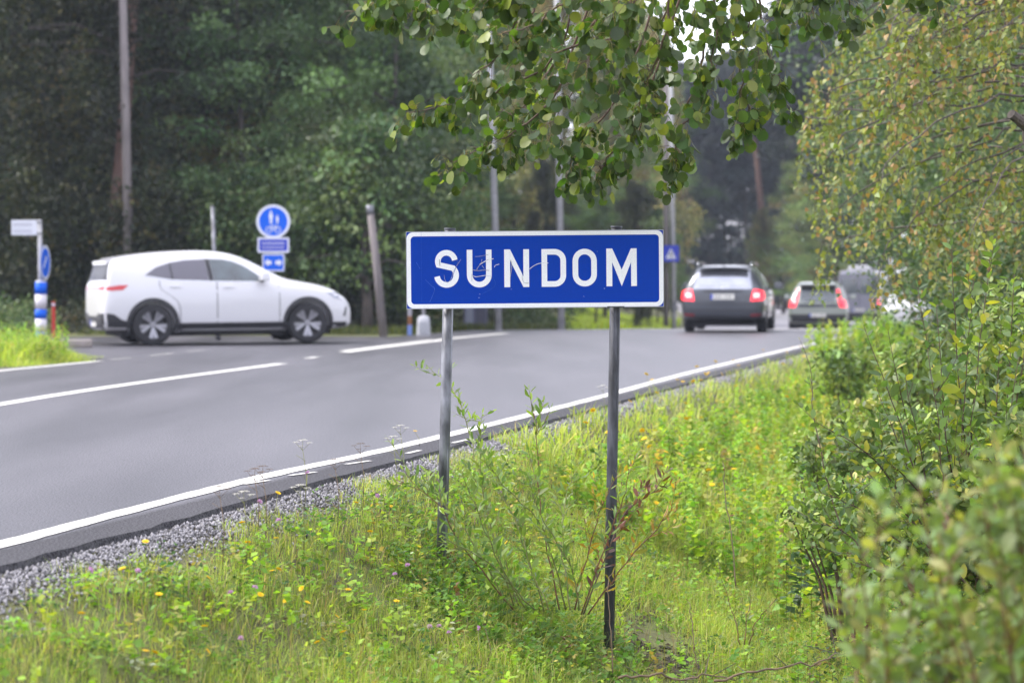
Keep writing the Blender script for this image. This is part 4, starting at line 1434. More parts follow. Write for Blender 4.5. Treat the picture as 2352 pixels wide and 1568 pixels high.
# ------------------------------------------------------------------ forest
def crown_mesh(seed, H, Rr, z0, style, n, size, cols, w):
    rg = np.random.default_rng(seed)
    nb = {'weeping': 62, 'broad': 110, 'spruce': 120, 'pine': 46}[style]
    t = rg.random(nb) ** (.8 if style != 'pine' else .6)
    if style == 'pine': t = .25 + .75 * t
    zc = z0 + (H - z0) * t
    az = rg.uniform(0, 2 * np.pi, nb)
    if style == 'spruce': L = Rr * (1.02 - t) * rg.uniform(.8, 1.1, nb)
    elif style == 'pine': L = Rr * np.sin(np.pi * np.clip(t, 0, .97)) ** .5 * rg.uniform(.6, 1.1, nb)
    else: L = Rr * np.clip(np.sin(np.pi * (.12 + .86 * t)), .25, 1) ** .7 * rg.uniform(.5, 1.12, nb)
    per = {'weeping': 26, 'spruce': 40, 'broad': 95, 'pine': 80}[style]
    ns = n // per
    b = rg.integers(0, nb, ns)
    s = .08 + .95 * rg.random(ns) ** .7
    if style == 'weeping':                      # hanging twigs gather in a few bunches along each bough
        node = rg.uniform(.2, 1.02, (nb, 3))
        s = node[b, rg.integers(0, 3, ns)] + rg.normal(0, .05, ns)
    rise = {'weeping': .5, 'broad': .35, 'spruce': -.35, 'pine': .15}[style]
    cx = np.cos(az[b]) * L[b] * s
    cy = np.sin(az[b]) * L[b] * s
    cz = zc[b] + rise * L[b] * s - (.45 * L[b] * s ** 2 if style == 'weeping' else .2 * L[b] * s ** 2)
    k = ns * per
    bi = np.repeat(np.arange(ns), per)
    q = np.tile(np.linspace(0, 1, per), ns)
    if style == 'weeping':
        hang = rg.uniform(.5, 1.7, ns)[bi]
        pos = np.stack([cx[bi] + rg.normal(0, .17, k) + .1 * q, cy[bi] + rg.normal(0, .17, k), cz[bi] - q * hang + rg.normal(0, .10, k)], -1)
    elif style == 'spruce':
        pos = np.stack([cx[bi] + rg.normal(0, .22, k), cy[bi] + rg.normal(0, .22, k), cz[bi] - np.abs(rg.normal(0, .22, k))], -1)
    else:
        sg = .34 if style == 'broad' else .36
        pos = np.stack([cx[bi] + rg.normal(0, sg, k), cy[bi] + rg.normal(0, sg, k), cz[bi] + rg.normal(0, sg * .55, k)], -1)
    pos[:, 2] = np.maximum(pos[:, 2], z0 * .3)
    dr = rg.normal(0, 1, (k, 3)); dr[:, 2] -= 1.0 if style != 'pine' else 0
    nn = rg.normal(0, 1, (k, 3)); nn[:, 2] += .8
    # each spray keeps its own tint
    tint = ((1 + rg.normal(0, .22, ns)) * (1 + rg.normal(0, .30, nb))[b])[bi][:, None]
    c = pal(rg, ns, cols, w, .15)[bi] * np.clip(tint, .45, 1.7)
    T, F = LT['far']
    V, FF, CC = scatter(T, F, pos, rot_from(dr, nn), size * rg.uniform(.6, 1.25, k), np.clip(c, .004, .8))
    me = arr_mesh('crown', V, FF, CC)
    me.materials.append(M['far_leaf'])
    # trunk and limbs
    mb = MB()
    lean = rg.normal(0, .25, 2)
    tr = [Vector((lean[0] * (z / H) ** 2, lean[1] * (z / H) ** 2, z)) for z in np.linspace(-.3, H * .95, 8)]
    mb.tube(tr, list(np.linspace(.12 if H > 9 else .06, .02, 8)), 9)
    for i in rg.choice(nb, min(nb, 12), replace=False):
        a = Vector((0, 0, zc[i])); e = Vector((math.cos(az[i]) * L[i] * .95, math.sin(az[i]) * L[i] * .95, zc[i] + (rise - .3) * L[i]))
        mb.tube([a, a.lerp(e, .5) + Vector((0, 0, .12 * L[i])), e], [.05, .03, .01], 5, False)
    return me, mb.mesh('trunk', True)


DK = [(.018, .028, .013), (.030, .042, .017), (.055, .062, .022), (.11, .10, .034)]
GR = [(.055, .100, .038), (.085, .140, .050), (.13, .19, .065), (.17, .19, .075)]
YL = [(.10, .125, .04), (.16, .155, .045), (.24, .18, .045), (.14, .105, .045)]
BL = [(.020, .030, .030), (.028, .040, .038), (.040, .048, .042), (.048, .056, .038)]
KIND = {
    'birch': [crown_mesh(1, 13, 3.5, 1.0, 'weeping', 32000, .15, DK, (4, 4, 3, .6)), crown_mesh(2, 14, 3.2, .8, 'weeping', 29000, .15, DK, (3, 4, 4, .6))],
    'high_birch': [crown_mesh(9, 13, 3.4, 3.9, 'weeping', 28000, .13, DK, (3, 4, 4, 1))],
    'yellow_birch': [crown_mesh(3, 13, 2.9, 1.6, 'weeping', 24000, .15, YL, (4, 4, 1.2, 2))],
    'leafy': [crown_mesh(4, 13, 3.4, .9, 'broad', 26000, .16, GR, (4, 4, 2, .4)), crown_mesh(5, 12, 3.0, .7, 'broad', 23000, .16, GR, (3, 4, 3, .5))],
    'pale_leafy': [crown_mesh(10, 13, 3.4, .9, 'broad', 26000, .17, [(.13, .20, .075), (.19, .26, .09), (.27, .31, .11), (.30, .25, .10)], (4, 4, 2, .6))],  # leafy copy with the pallor of distant haze put into its leaf colours
    'pale_birch': [crown_mesh(11, 13, 3.1, 1.2, 'weeping', 26000, .16, [(.20, .21, .08), (.28, .26, .09), (.36, .28, .10), (.22, .16, .08)], (4, 4, 1.5, 2))],  # birch copy, leaf colours likewise lifted to look hazy
    'spruce': [crown_mesh(6, 17, 3.0, 1.0, 'spruce', 26000, .2, BL, (4, 4, 2, 1)), crown_mesh(7, 15, 2.6, .8, 'spruce', 24000, .2, DK, (4, 4, 1, 0))],
    'pine': [crown_mesh(8, 16, 3.0, 3.0, 'pine', 22000, .24, BL, (4, 4, 2, .6))],
}
KNAME = {'pale_leafy': 'leafy_tree', 'pale_birch': 'birch_tree', 'birch': 'birch_tree', 'high_birch': 'birch_tree', 'yellow_birch': 'birch_tree', 'leafy': 'leafy_tree', 'spruce': 'spruce_tree', 'pine': 'pine_tree'}
trg = np.random.default_rng(77)


def tree(kind, px, d, s=1.0, label=None, group='trees of the roadside forest', bark=None, var=None, zs=1.0, cat='tree'):
    p = P(px, 700, d)
    z = float(gz(p.x, p.y))
    vs = KIND[kind]
    v = vs[int(trg.integers(0, len(vs))) if var is None else var]
    e = empty(KNAME[kind], (p.x, p.y, z), trg.uniform(0, 6.28), label, cat, group)
    sc = s * trg.uniform(.92, 1.1)
    e.scale = (sc, sc, sc * zs)
    for nm, me in (('crown', v[0]), ('trunk', v[1])):
        o = bpy.data.objects.new(nm, me)
        COL.objects.link(o); o.parent = e
        if nm == 'trunk' and not len(me.materials): me.materials.append(M['bark'])
    return e


LAB = {'birch': 'dark weeping birch deep in the wood left of the road', 'leafy': 'mid green leafy tree in the wood left of the road',
       'spruce': 'dark narrow spruce in the wood left of the road', 'yellow_birch': 'yellowing birch in the wood across the road', 'pine': 'blue green pine of the far wood beyond the cars'}
front = [
    ('high_birch', 288, 55.5, 1.0, 'weeping birch whose hanging twigs cover the upper part of the reddish pine trunk'),
    ('high_birch', -40, 54, 1.0, 'weeping birch hanging over the street name plate'),
    ('leafy', 905, 56, .8, 'small green tree right behind the leaning grey pole'),
    ('leafy', 560, 57, .85, 'green tree directly behind the thin steel pole'),
    ('birch', -60, 58, 1.0, 'dark weeping birch at the outermost left, behind the street name plate'),
    ('birch', 150, 62, 1.05, 'dark weeping birch between the street name plate and the power pole'),
    ('birch', 360, 60, 1.0, 'weeping birch just right of the tall wooden power pole'),
    ('yellow_birch', 515, 63, .95, 'olive birch with a yellowing hanging bough above the thin steel pole'),
    ('leafy', 650, 66, 1.1, 'bushy green tree right behind the round blue path sign'),
    ('leafy', 790, 62, .95, 'green tree behind the front end of the white car'),
    ('leafy', 900, 70, 1.0, 'green tree beside the leaning grey pole'),
    ('pale_leafy', 955, 76, 1.0, 'pale hazy green tree left of the upper aspen sprig'),
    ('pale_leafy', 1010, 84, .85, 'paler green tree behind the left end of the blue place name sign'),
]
for k_, px, d, s, lb in front: tree(k_, px, d, s, lb)
for px, d, k_ in [(-140, 70, 'birch'), (30, 73, 'spruce'), (110, 80, 'birch'), (240, 72, 'spruce'), (300, 84, 'birch'), (430, 75, 'birch'), (560, 78, 'leafy'), (620, 88, 'spruce'), (730, 80, 'leafy'), (830, 86, 'birch'),
                  (-80, 90, 'birch'), (20, 95, 'spruce'), (170, 96, 'spruce'), (380, 95, 'spruce'), (500, 98, 'birch'), (700, 98, 'spruce'), (930, 95, 'leafy')]:
    tree(k_, px, d, 1.1, LAB[k_], 'wood left of the road')
for i in range(26):
    px = -140 + i * 66 + trg.uniform(-20, 20)
    tree('leafy' if i % 3 else 'birch', px, trg.uniform(82, 118), trg.uniform(.36, .5), 'low young tree in the dim undergrowth of the wood', 'young trees in the undergrowth')
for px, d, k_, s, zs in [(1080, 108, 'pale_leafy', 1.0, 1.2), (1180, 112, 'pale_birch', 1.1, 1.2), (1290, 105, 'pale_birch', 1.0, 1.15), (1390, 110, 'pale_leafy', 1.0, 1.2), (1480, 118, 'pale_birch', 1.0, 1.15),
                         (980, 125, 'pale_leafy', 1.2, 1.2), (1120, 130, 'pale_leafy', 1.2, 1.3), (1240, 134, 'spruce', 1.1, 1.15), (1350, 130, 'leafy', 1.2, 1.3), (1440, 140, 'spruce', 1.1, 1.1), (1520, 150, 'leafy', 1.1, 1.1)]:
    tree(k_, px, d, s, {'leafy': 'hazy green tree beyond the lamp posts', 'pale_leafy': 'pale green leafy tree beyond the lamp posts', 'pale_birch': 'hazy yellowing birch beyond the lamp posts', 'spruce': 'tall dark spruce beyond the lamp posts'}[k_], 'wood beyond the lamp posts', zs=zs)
for i in range(40):
    px = 1440 + i * 15 + trg.uniform(-10, 10)
    d = trg.uniform(168, 225)
    k_ = ['pine', 'spruce', 'pine'][i % 3]
    tree(k_, px, d, 1.16 * d / 200, LAB['pine'] if k_ == 'pine' else 'blue green spruce of the far wood beyond the cars', 'far wood beyond the cars', zs=1.0)
tree('pale_leafy', 1830, 140, .62, 'low pale green tree at the bend of the road above the compact SUV', None)
tree('yellow_birch', 1750, 150, .5, 'small pale birch beyond the right shoulder of the estate car', None)
for px, d in ((1800, 150), (1860, 142), (1920, 135), (1980, 128)): tree('pine', px, d, 1.2, LAB['pine'], 'far wood beyond the cars')
tree('pale_leafy', 1890, 135, .7, 'rounded green tree behind the grey van', None)
for px, d, k_, s in [(2150, 92, 'leafy', .8), (2190, 70, 'leafy', .85), (2230, 58, 'leafy', .8), (2280, 50, 'yellow_birch', .9), (2380, 46, 'leafy', .8), (2330, 62, 'leafy', 1.1), (2200, 78, 'leafy', 1.1), (2480, 55, 'leafy', 1.0), (2100, 100, 'leafy', 1.1)]:
    tree(k_, px, d, s, 'green roadside tree behind the yellowing birch on the right verge', 'trees behind the right-hand birch')


def trunk_obj(px0, py0, px1, py1, d, r0, r1, m, label, name='pine_tree', zt=11):
    a, b = P(px0, py0, d), P(px1, py1, d)
    a = a + (a - b) * ((a.z - gz(a.x, a.y)) / (b.z - a.z)) if a.z > gz(a.x, a.y) else a
    top = b + (b - a).normalized() * (zt - b.z) if b.z < zt else b
    e = empty(name, a, 0, label, 'tree')
    t = top - a
    MB().tube([Vector((0, 0, -.2)), t * .3 + Vector((.03, 0, 0)), t * .6, t], [r0 * 1.15, r0, (r0 + r1) / 2, r1], 14).build('trunk', m, e, True)
    rg = np.random.default_rng(int(px0))
    mb = MB()
    for i in range(7):
        z = rg.uniform(.45, .95); az = rg.uniform(0, 6.28)
        s = t * z
        mb.tube([s, s + Vector((math.cos(az) * .8, math.sin(az) * .8, .2)), s + Vector((math.cos(az) * 1.6, math.sin(az) * 1.6, .1))], [.035, .02, .008], 5)
    mb.build('branches', M['bark'], e)['kind'] = 'stuff'
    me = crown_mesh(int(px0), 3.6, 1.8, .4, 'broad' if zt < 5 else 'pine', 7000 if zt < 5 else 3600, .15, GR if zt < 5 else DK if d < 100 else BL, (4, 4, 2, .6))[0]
    o = link('crown', me, M['far_leaf'], e); o.location = t - Vector((0, 0, 1.6))
    return e


trunk_obj(255, 640, 275, 380, 55, .17, .12, M['pine_bark'], 'reddish brown pine trunk left of the tall wooden power pole')
trunk_obj(843, 772, 838, 600, 52, .12, .09, M['bark'], 'dark brown trunk just left of the leaning grey pole', zt=2.3)
trunk_obj(1752, 520, 1738, 360, 150, .20, .16, M['pine_bark'], 'tall reddish pine trunk rising above the estate car')
trunk_obj(215, 700, 190, 300, 66, .13, .1, M['bark'], 'dim dark trunk in the wood behind the rear of the white car')
trunk_obj(950, 640, 953, 100, 92, .13, .09, M['birch_bark'], 'pale birch trunk glimpsed between leaves above the sign corner', 'birch_tree')


def bush(px, py, d, rad, n, size, cols, w, label, name='bush', group=None, kind='far', base=None, seed=0, stems=8, parts=0):
    """a rounded leafy shrub standing on the ground; (px, py) is the middle of its crown"""
    c = P(px, py, d)
    z = float(gz(c.x, c.y))
    e = empty(name, (c.x, c.y, z), 0, label, 'tree' if 'tree' in name else 'bush', group)
    rg = np.random.default_rng(seed + int(px * 7 + py))
    h = c.z - z
    ns = max(20, n // 16)
    u = rg.normal(0, 1, (ns, 3)); u /= np.linalg.norm(u, axis=1, keepdims=True)
    u *= rg.random((ns, 1)) ** .4
    cc = u * np.array(rad) + np.array([0, 0, h])
    bi = np.repeat(np.arange(ns), 16)
    pos = cc[bi] + rg.normal(0, .10 * max(rad), (len(bi), 3)) * [1, 1, .8]
    pos[:, 2] = np.maximum(pos[:, 2], .02)
    dr = rg.normal(0, 1, (len(bi), 3)); nn = rg.normal(0, .7, (len(bi), 3)); nn[:, 2] += 1
    c_ = pal(rg, ns, cols, w, .12)[bi] * (1 + rg.normal(0, .16, (len(bi), 1)))
    T, F = LT[kind]
    V, FF, CC = scatter(T, F, pos, rot_from(dr, nn), size * rg.uniform(.6, 1.25, len(bi)), np.clip(c_, .004, .8))
    o = link('foliage', arr_mesh('foliage', V, FF, CC), M['far_leaf'], e)
    mb = MB()
    for i in range(stems):
        q_ = cc[int(rg.integers(0, ns))]
        mb.tube([Vector((q_[0] * .15, q_[1] * .15, -.05)), Vector((q_[0] * .5, q_[1] * .5, q_[2] * .55)), Vector(q_)], [.012 + .004 * h, .008, .003], 5, False)
    mb.build('stems', M['twig'], e)
    return e


# undergrowth at the foot of the wood and along the far roadside
und = [(20, 745, 50), (250, 745, 52), (420, 752, 52), (560, 748, 54), (700, 742, 54), (800, 748, 53), (930, 738, 56), (1040, 730, 60), (1170, 725, 62), (1230, 728, 60)]
UL = ['low dark bush behind the striped sleeve at the left corner', 'low dark bush behind the rear bumper of the white car', 'low dark bush seen under the white car between its wheels', 'low green bush behind the front door of the white car', 'low dark bush behind the front wheel of the white car',
      'low dark bush between the white car and the leaning pole', 'low green bush right behind the slim marker post', 'low dark bush left of the blue grey cabinet', 'low dark bush beside the foot of the left lamp post', 'low green bush between the two lamp posts', 'low dark bush right of the lamp post pair', 'low dark bush at the edge of the bright lawn']
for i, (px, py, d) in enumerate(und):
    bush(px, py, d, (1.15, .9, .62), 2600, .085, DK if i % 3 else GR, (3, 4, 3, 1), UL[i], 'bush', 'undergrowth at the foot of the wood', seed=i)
for i, (px, py, w_, lb) in enumerate([(345, 560, 1.0, 'tall dark green young tree behind the rear door of the white car'), (455, 560, 1.3, 'tall green young tree left of the thin steel pole'), (575, 540, 1.4, 'tall green young tree between the thin steel pole and the round blue sign'),
                                      (700, 560, 1.4, 'tall green young tree right of the round blue sign'), (810, 600, 1.1, 'tall dark young tree behind the bonnet of the white car'), (140, 600, 1.3, 'tall dark young tree between the street name plate and the pine trunk'), (935, 610, 1.1, 'tall green young tree between the leaning pole and the place name sign')]):
    bush(px, py, 53.5 + .5 * (i % 3), (w_, .9, 1.7), 7500, .13, DK if i in (0, 4, 5) else GR, (3, 4, 3, 1), lb, 'young_tree', None, seed=40 + i)
bush(1010, 560, 60, (1.4, 1.1, 1.5), 5200, .10, GR, (2, 4, 4, 1), 'tall light green bush behind the upper left corner of the place name sign')
bush(760, 640, 55, (1.3, 1.0, 1.2), 4200, .09, GR, (4, 4, 1, .4), 'green bush between the round blue sign and the leaning pole')
bush(1812, 668, 175, (1.3, 1.3, 1.0), 2600, .2, [(.5, .5, .40), (.42, .45, .28), (.2, .26, .1)], (3, 2, 1), 'small bush with near-white leaves between the estate car and the compact SUV')  # leaf colours far paler than those of the other bushes
bush(1830, 575, 150, (3.2, 2, 2.0), 4200, .2, GR, (3, 4, 3, .6), 'soft green bush at the bend of the road')
bush(2250, 430, 30, (2.1, 1.4, 2.0), 11000, .075, GR, (4, 3, 1, .4), 'dense deep green bush close behind the birch twigs on the right')
bush(2270, 620, 27, (1.0, 1.0, 1.2), 9000, .06, GR + YL, (4, 3, 2, .6, 1, 1, .6, .2), 'leafy green bush beyond the upright shrub stems')
bush(2360, 720, 22, (.9, 1.0, 1.2), 9000, .055, GR + YL, (4, 3, 1, .6, 1, .8, .5, .2), 'dark green bush filling the right edge behind the shrub stems')
VG = [(.15, .22, .06), (.21, .30, .07), (.28, .36, .08), (.36, .35, .10), (.09, .14, .04)]
VW = (3, 4, 3, 1, 3)
bush(2350, 900, 15.2, (.48, .5, .70), 5000, .06, VG, VW, 'dense leafy bush behind the upright sallow shoots', kind='oval')
bush(2130, 1060, 15.4, (.38, .4, .32), 2400, .055, VG, VW, 'rounded bush in the ditch left of the sallow shrub', kind='oval')
bush(1990, 1000, 18.5, (.36, .4, .26), 1800, .06, VG, VW, 'yellow green bush beside the road edge vegetation, beyond the ditch', kind='oval')
bush(1890, 1050, 17.0, (.28, .3, .20), 1100, .05, VG, VW, 'small dark bush at the near rim of the lush herbs', kind='oval')
bush(1950, 1190, 13.8, (.40, .32, .24), 2200, .045, VG, VW, 'low bush in the hollow left of the low sallow shoots', kind='oval')
bush(2180, 1260, 13.0, (.50, .4, .34), 3400, .055, VG, VW, 'leafy bush under the low sallow shoots', kind='oval')
bush(2350, 1150, 12.4, (.30, .4, .45), 2800, .055, VG, VW, 'leafy bush at the right edge below the upright shoots', kind='oval')
bush(1950, 850, 27, (.42, .5, .32), 1500, .07, VG, VW, 'bright leafy bush where the verge meets the end of the edge line', kind='oval')
bush(2110, 870, 22, (.40, .5, .36), 1900, .06, VG, VW, 'bright green bush below the gap with the parked traffic', kind='oval')
bush(2230, 120, 38, (3.0, 1.8, 2.2), 9000, .10, GR, (4, 4, 1, .4), 'tall dark green bush top behind the upper birch boughs')

# ------------------------------------------------------------------ grass and herbs
def blades(name, y, u, h, w, cols, wts, label, seed, z_add=0.0, lean=1.05, x=None):
    rg = np.random.default_rng(seed)
    n = len(y)
    if x is None: x = u / .974 + np.interp(y, EK, EX)
    z = gz(x, y) + z_add
    az = rg.uniform(0, 6.28, n)
    ln = np.abs(rg.normal(0, lean, n)) * h
    bx, by = np.cos(az) * ln, np.sin(az) * ln
    wx, wy = -np.sin(az + rg.normal(0, .6, n)) * w / 2, np.cos(az + rg.normal(0, .6, n)) * w / 2
    # blades fan out so that some face the viewer whichever way they lean
    V = np.empty((n, 5, 3))
    V[:, 0] = np.stack([x - wx, y - wy, z - .02], -1)
    V[:, 1] = np.stack([x + wx, y + wy, z - .02], -1)
    V[:, 2] = np.stack([x + bx * .35 - wx * .8, y + by * .35 - wy * .8, z + h * .6], -1)
    V[:, 3] = np.stack([x + bx * .35 + wx * .8, y + by * .35 + wy * .8, z + h * .6], -1)
    V[:, 4] = np.stack([x + bx, y + by, z + h * rg.uniform(.75, 1.05, n)], -1)
    F = np.array([(0, 1, 3), (0, 3, 2), (2, 3, 4)])[None] + (np.arange(n) * 5)[:, None, None]
    # colour drifts over the ground in patches
    patch = .5 + .3 * np.sin(x * 2.1 + 1.3 * np.sin(y * 1.1)) * np.cos(y * 1.7 + x) + .2 * np.sin(x * 7.3 + 2 * np.sin(y * 4.1)) * np.cos(y * 5.7 - x * 3)
    c = pal(rg, n, cols, wts, .18) * (.72 + .56 * patch[:, None])
    C = np.repeat(c, 5, 0)
    o = link(name, arr_mesh(name, V.reshape(-1, 3), F.reshape(-1, 3), np.clip(C, .01, .7)), M['grass'])
    tag(o, label, 'grass', kind='stuff')
    return o


GC = [(.36, .46, .08), (.43, .53, .10), (.28, .37, .065), (.62, .56, .24), (.56, .43, .23), (.20, .33, .05)]
GW = (3.5, 3, 3, 1.8, .8, 2.2)
grg = np.random.default_rng(5)


def verge(n, y0, y1, u0, u1, pw=1.0):
    y = y0 + (y1 - y0) * grg.random(n) ** pw
    u = u0 + (u1 - u0) * grg.random(n)
    return y, u


def bare(y, u):
    """patch of bare soil beside the right post"""
    x = u / .974 + np.interp(y, EK, EX)
    return 1.5 * np.exp(-(((x - .82) / .24) ** 2 + ((y - 13.5) / 1.0) ** 2)) + 1.2 * np.exp(-(((x - .53) / .10) ** 2 + ((y - 12.95) / .25) ** 2)) + .6 * np.exp(-(((x + 1.55) / .25) ** 2 + ((y - 9.2) / .3) ** 2))


def tuft(y, u):
    return .6 + .8 * np.clip(.5 + .5 * np.sin(y * 5.3 + 2 * np.sin(u * 3.1)) * np.sin(u * 6.1 + 1.7 * np.cos(y * 2.3)), 0, 1)


y, u = verge(215000, 6.2, 17.5, .38, 5.2, 1.05)
lim = np.interp(y, [6, 9, 12, 15, 18], [.62, .60, .56, .48, .44])
keep = (grg.random(len(y)) > bare(y, u) * 1.05) & (u > lim - .04 + .07 * np.sin(y * 3.1) + .05 * np.sin(y * 11) + .12 * grg.random(len(y)))
y, u = y[keep], u[keep]
h = (.055 + .085 * grg.random(len(y)) ** 1.5) * tuft(y, u) * np.clip(.55 + .6 * (u - .5), .5, 1.25)
blades('grass', y, u, h, grg.uniform(.0016, .0038, len(y)), GC, GW, 'short bright green verge grass around the sign posts', 31)
y, u = verge(5000, 6.5, 17, .8, 4.5)
blades('tall_grass', y, u, .16 + .16 * grg.random(len(y)), np.full(len(y), .0022), [(.30, .27, .11), (.24, .27, .07), (.32, .20, .12)], (3, 3, 1), 'thin taller straw coloured grass stalks above the verge grass', 32, lean=.6)
y, u = verge(72000, 17.0, 56, .36, 7.0, 1.35)
keep = u > .36 + .12 * np.sin(y * 2.1) + .15 * grg.random(len(y))
y, u = y[keep], u[keep]
h = (.10 + .20 * grg.random(len(y))) * tuft(y, u) * np.clip(.5 + .55 * (u - .5), .4, 1.7)
blades('grass', y, u, h, grg.uniform(.006, .011, len(y)), GC, (4, 5, 2, 1.2, .3, 2), 'taller lush grass of the verge further along the road', 33)
# grass wedge on the left and the lawn beyond the lamp posts
n = 15000
t = grg.random(n); yy = 31.5 + 5.4 * t
xx = np.interp(yy, LK, LX) - .1 - 4.0 * grg.random(n)
keepw = xx > -9.5
xx, yy = xx[keepw], yy[keepw]
edge_d = np.interp(yy, LK, LX) - xx
px_ = 1176 + FPX * xx / yy
keepw = (px_ < 215 + 20 * np.sin(yy * 4)) & (yy < 36.2 - .0 * px_)
xx, yy, px_, edge_d = xx[keepw], yy[keepw], px_[keepw], edge_d[keepw]
hh = .05 + .42 * grg.random(len(xx)) * smooth((edge_d - .15) / .7) * smooth((200 - px_) / 120)
blades('grass', yy, None, hh, grg.uniform(.006, .012, len(xx)), GC, (4, 5, 2, 1, .3, 2), 'wedge of tall grass in the corner of the side road', 34, x=xx)
n = 60000
yy = 55 + 71 * grg.random(n); xx = np.interp(yy, LK, LX) - .3 - 16 * grg.random(n)
k_ = (1176 + FPX * xx / yy) > 1290 + 40 * grg.random(n)
yy, xx = yy[k_], xx[k_]; n = len(yy)
blades('lawn_grass', yy, None, .10 + .12 * grg.random(n), np.full(n, .05), [(.34, .46, .06), (.40, .50, .07)], (1, 1), 'bright green lawn beyond the lamp posts', 35, x=xx, lean=.6)
n = 16000
yy = 50 + 9 * grg.random(n); xx = np.interp(yy, LK, LX) - .2 - 7 * grg.random(n)
k_ = (1176 + FPX * xx / yy) < 1300
yy, xx = yy[k_], xx[k_]; n = len(yy)
blades('grass', yy, None, .08 + .16 * grg.random(n), np.full(n, .018), [(.05, .075, .025), (.09, .11, .03), (.16, .17, .05)], (3, 3, 1), 'strip of rough grass between the far road edge and the wood', 36, x=xx)


def herbs(name, y, u, hgt, size, cols, wts, label, seed, per=22, x=None, cover=False):
    """small leafy plants: leaves in whorls up short stems"""
    rg = np.random.default_rng(seed)
    n = len(y)
    if x is None: x = u / .974 + np.interp(y, EK, EX)
    z = gz(x, y)
    bi = np.repeat(np.arange(n), per)
    q = np.tile(np.linspace(.12, 1, per), n)
    az = rg.uniform(0, 6.28, len(bi))
    if cover:
        r = rg.uniform(0, .07, len(bi))
        pos = np.stack([x[bi] + np.cos(az) * r, y[bi] + np.sin(az) * r, z[bi] + hgt[bi] * rg.uniform(.3, 1, len(bi))], -1)
        dr = np.stack([np.cos(az), np.sin(az), rg.normal(.1, .35, len(bi))], -1)
    else:
        sway = rg.normal(0, .12, (n, 2))[bi] * (hgt[bi] * q)[:, None]
        pos = np.stack([x[bi] + sway[:, 0] + rg.normal(0, .012, len(bi)), y[bi] + sway[:, 1] + rg.normal(0, .012, len(bi)), z[bi] + hgt[bi] * q], -1)
        dr = np.stack([np.cos(az), np.sin(az), rg.normal(.35, .4, len(bi))], -1)
    nn = rg.normal(0, .45, (len(bi), 3)); nn[:, 2] += 1
    c = pal(rg, n, cols, wts, .15)[bi] * (1 + rg.normal(0, .15, (len(bi), 1)))
    T, F = LT['far']
    V, FF, CC = scatter(T, F, pos, rot_from(dr, nn), size[bi] * rg.uniform(.6, 1.3, len(bi)) * (1.15 - .5 * q), np.clip(c, .01, .7))
    if not cover:
        w = .0015 + .0012 * (y / 20)
        VS = np.empty((n, 3, 3))
        tx = x + rg.normal(0, .02, n)
        VS[:, 0] = np.stack([x - w, y, z - .02], -1); VS[:, 1] = np.stack([x + w, y, z - .02], -1); VS[:, 2] = np.stack([tx, y, z + hgt], -1)
        FS = np.arange(n * 3).reshape(-1, 3) + len(V)
        V = np.concatenate([V, VS.reshape(-1, 3)]); FF = np.concatenate([FF, FS])
        CC = np.concatenate([CC, np.tile(np.array([[.14, .13, .05]]), (n * 3, 1))])
    o = link(name, arr_mesh(name, V, FF, CC), M['grass'])
    tag(o, label, 'herbs', kind='stuff')
    return o


HC = [(.16, .31, .04), (.23, .40, .05), (.34, .48, .06), (.40, .42, .10), (.42, .34, .09)]
y, u = verge(7000, 6.4, 17, .62, 4.6, 1.0)
k_ = (grg.random(len(y)) > .25 + bare(y, u)) & (tuft(y * .7, u * 1.3) > .80 - .30 * (u > 1.3))
y, u = y[k_], u[k_]
herbs('clover_cover', y, u, .03 + .08 * grg.random(len(y)), grg.uniform(.018, .042, len(y)), HC + [(.06, .15, .03), (.40, .46, .30)], (3, 3, 2, .6, .3, 4, .7), 'low clover and small leaf cover between the grass blades', 41, 20, cover=True)
y, u = verge(900, 7.5, 17, .7, 4.2)
herbs('verge_herbs', y, u, .10 + .16 * grg.random(len(y)), grg.uniform(.03, .06, len(y)), HC, (3, 4, 3, 1, .4), 'scattered taller leafy herbs in the verge near the sign', 42, 12)
y, u = verge(2300, 16.5, 46, .9, 3.4, 1.1)
herbs('verge_herbs', y, u, (.22 + .38 * grg.random(len(y))) * np.clip(.5 + .5 * (u - .8), .5, 1.2), grg.uniform(.05, .085, len(y)), HC, (3, 5, 4, 2, .6), 'lush knee high leafy herbs along the ditch bank past the sign', 43, 24)
y, u = verge(620, 36, 52, .42, 2.4, 1.0)
herbs('roadside_herbs', y, u, .30 + .30 * grg.random(len(y)), grg.uniform(.07, .10, len(y)), HC, (3, 5, 4, 1, .6), 'tall bright herbs hiding the far end of the edge line', 48, 26)
y, u = verge(1500, 15, 38, 2.6, 6.5, 1.1)
herbs('ditch_herbs', y, u, (.5 + .6 * grg.random(len(y))), grg.uniform(.05, .09, len(y)), HC + [(.06, .12, .04)], (4, 3, 2, 1.5, .8, 3), 'tall tangled herbs on the far side of the ditch', 44, 30)
y, u = verge(900, 8.2, 14.5, 2.9, 5.2)
herbs('ditch_herbs', y, u, (.12 + .30 * grg.random(len(y))), grg.uniform(.025, .055, len(y)), HC + [(.06, .12, .04), (.2, .12, .06)], (4, 3, 2, 1.5, .8, 3, 1), 'tangled low herbs in the ditch right of the sign', 45, 16)
n = 420
yy = 32.5 + 3.3 * grg.random(n); xx = -6.3 - 2.2 * grg.random(n)
k_ = (1176 + FPX * xx / yy) < 150
yy, xx = yy[k_], xx[k_]; n = len(yy)
herbs('corner_herbs', yy, None, .25 + .3 * grg.random(n), np.full(n, .06), HC, (3, 4, 3, 1, .6), 'leafy herbs in the grass wedge at the side road', 46, 20, x=xx)
n = 260
y = 11.9 + 1.5 * grg.random(n); x = -.45 + 1.15 * grg.random(n)
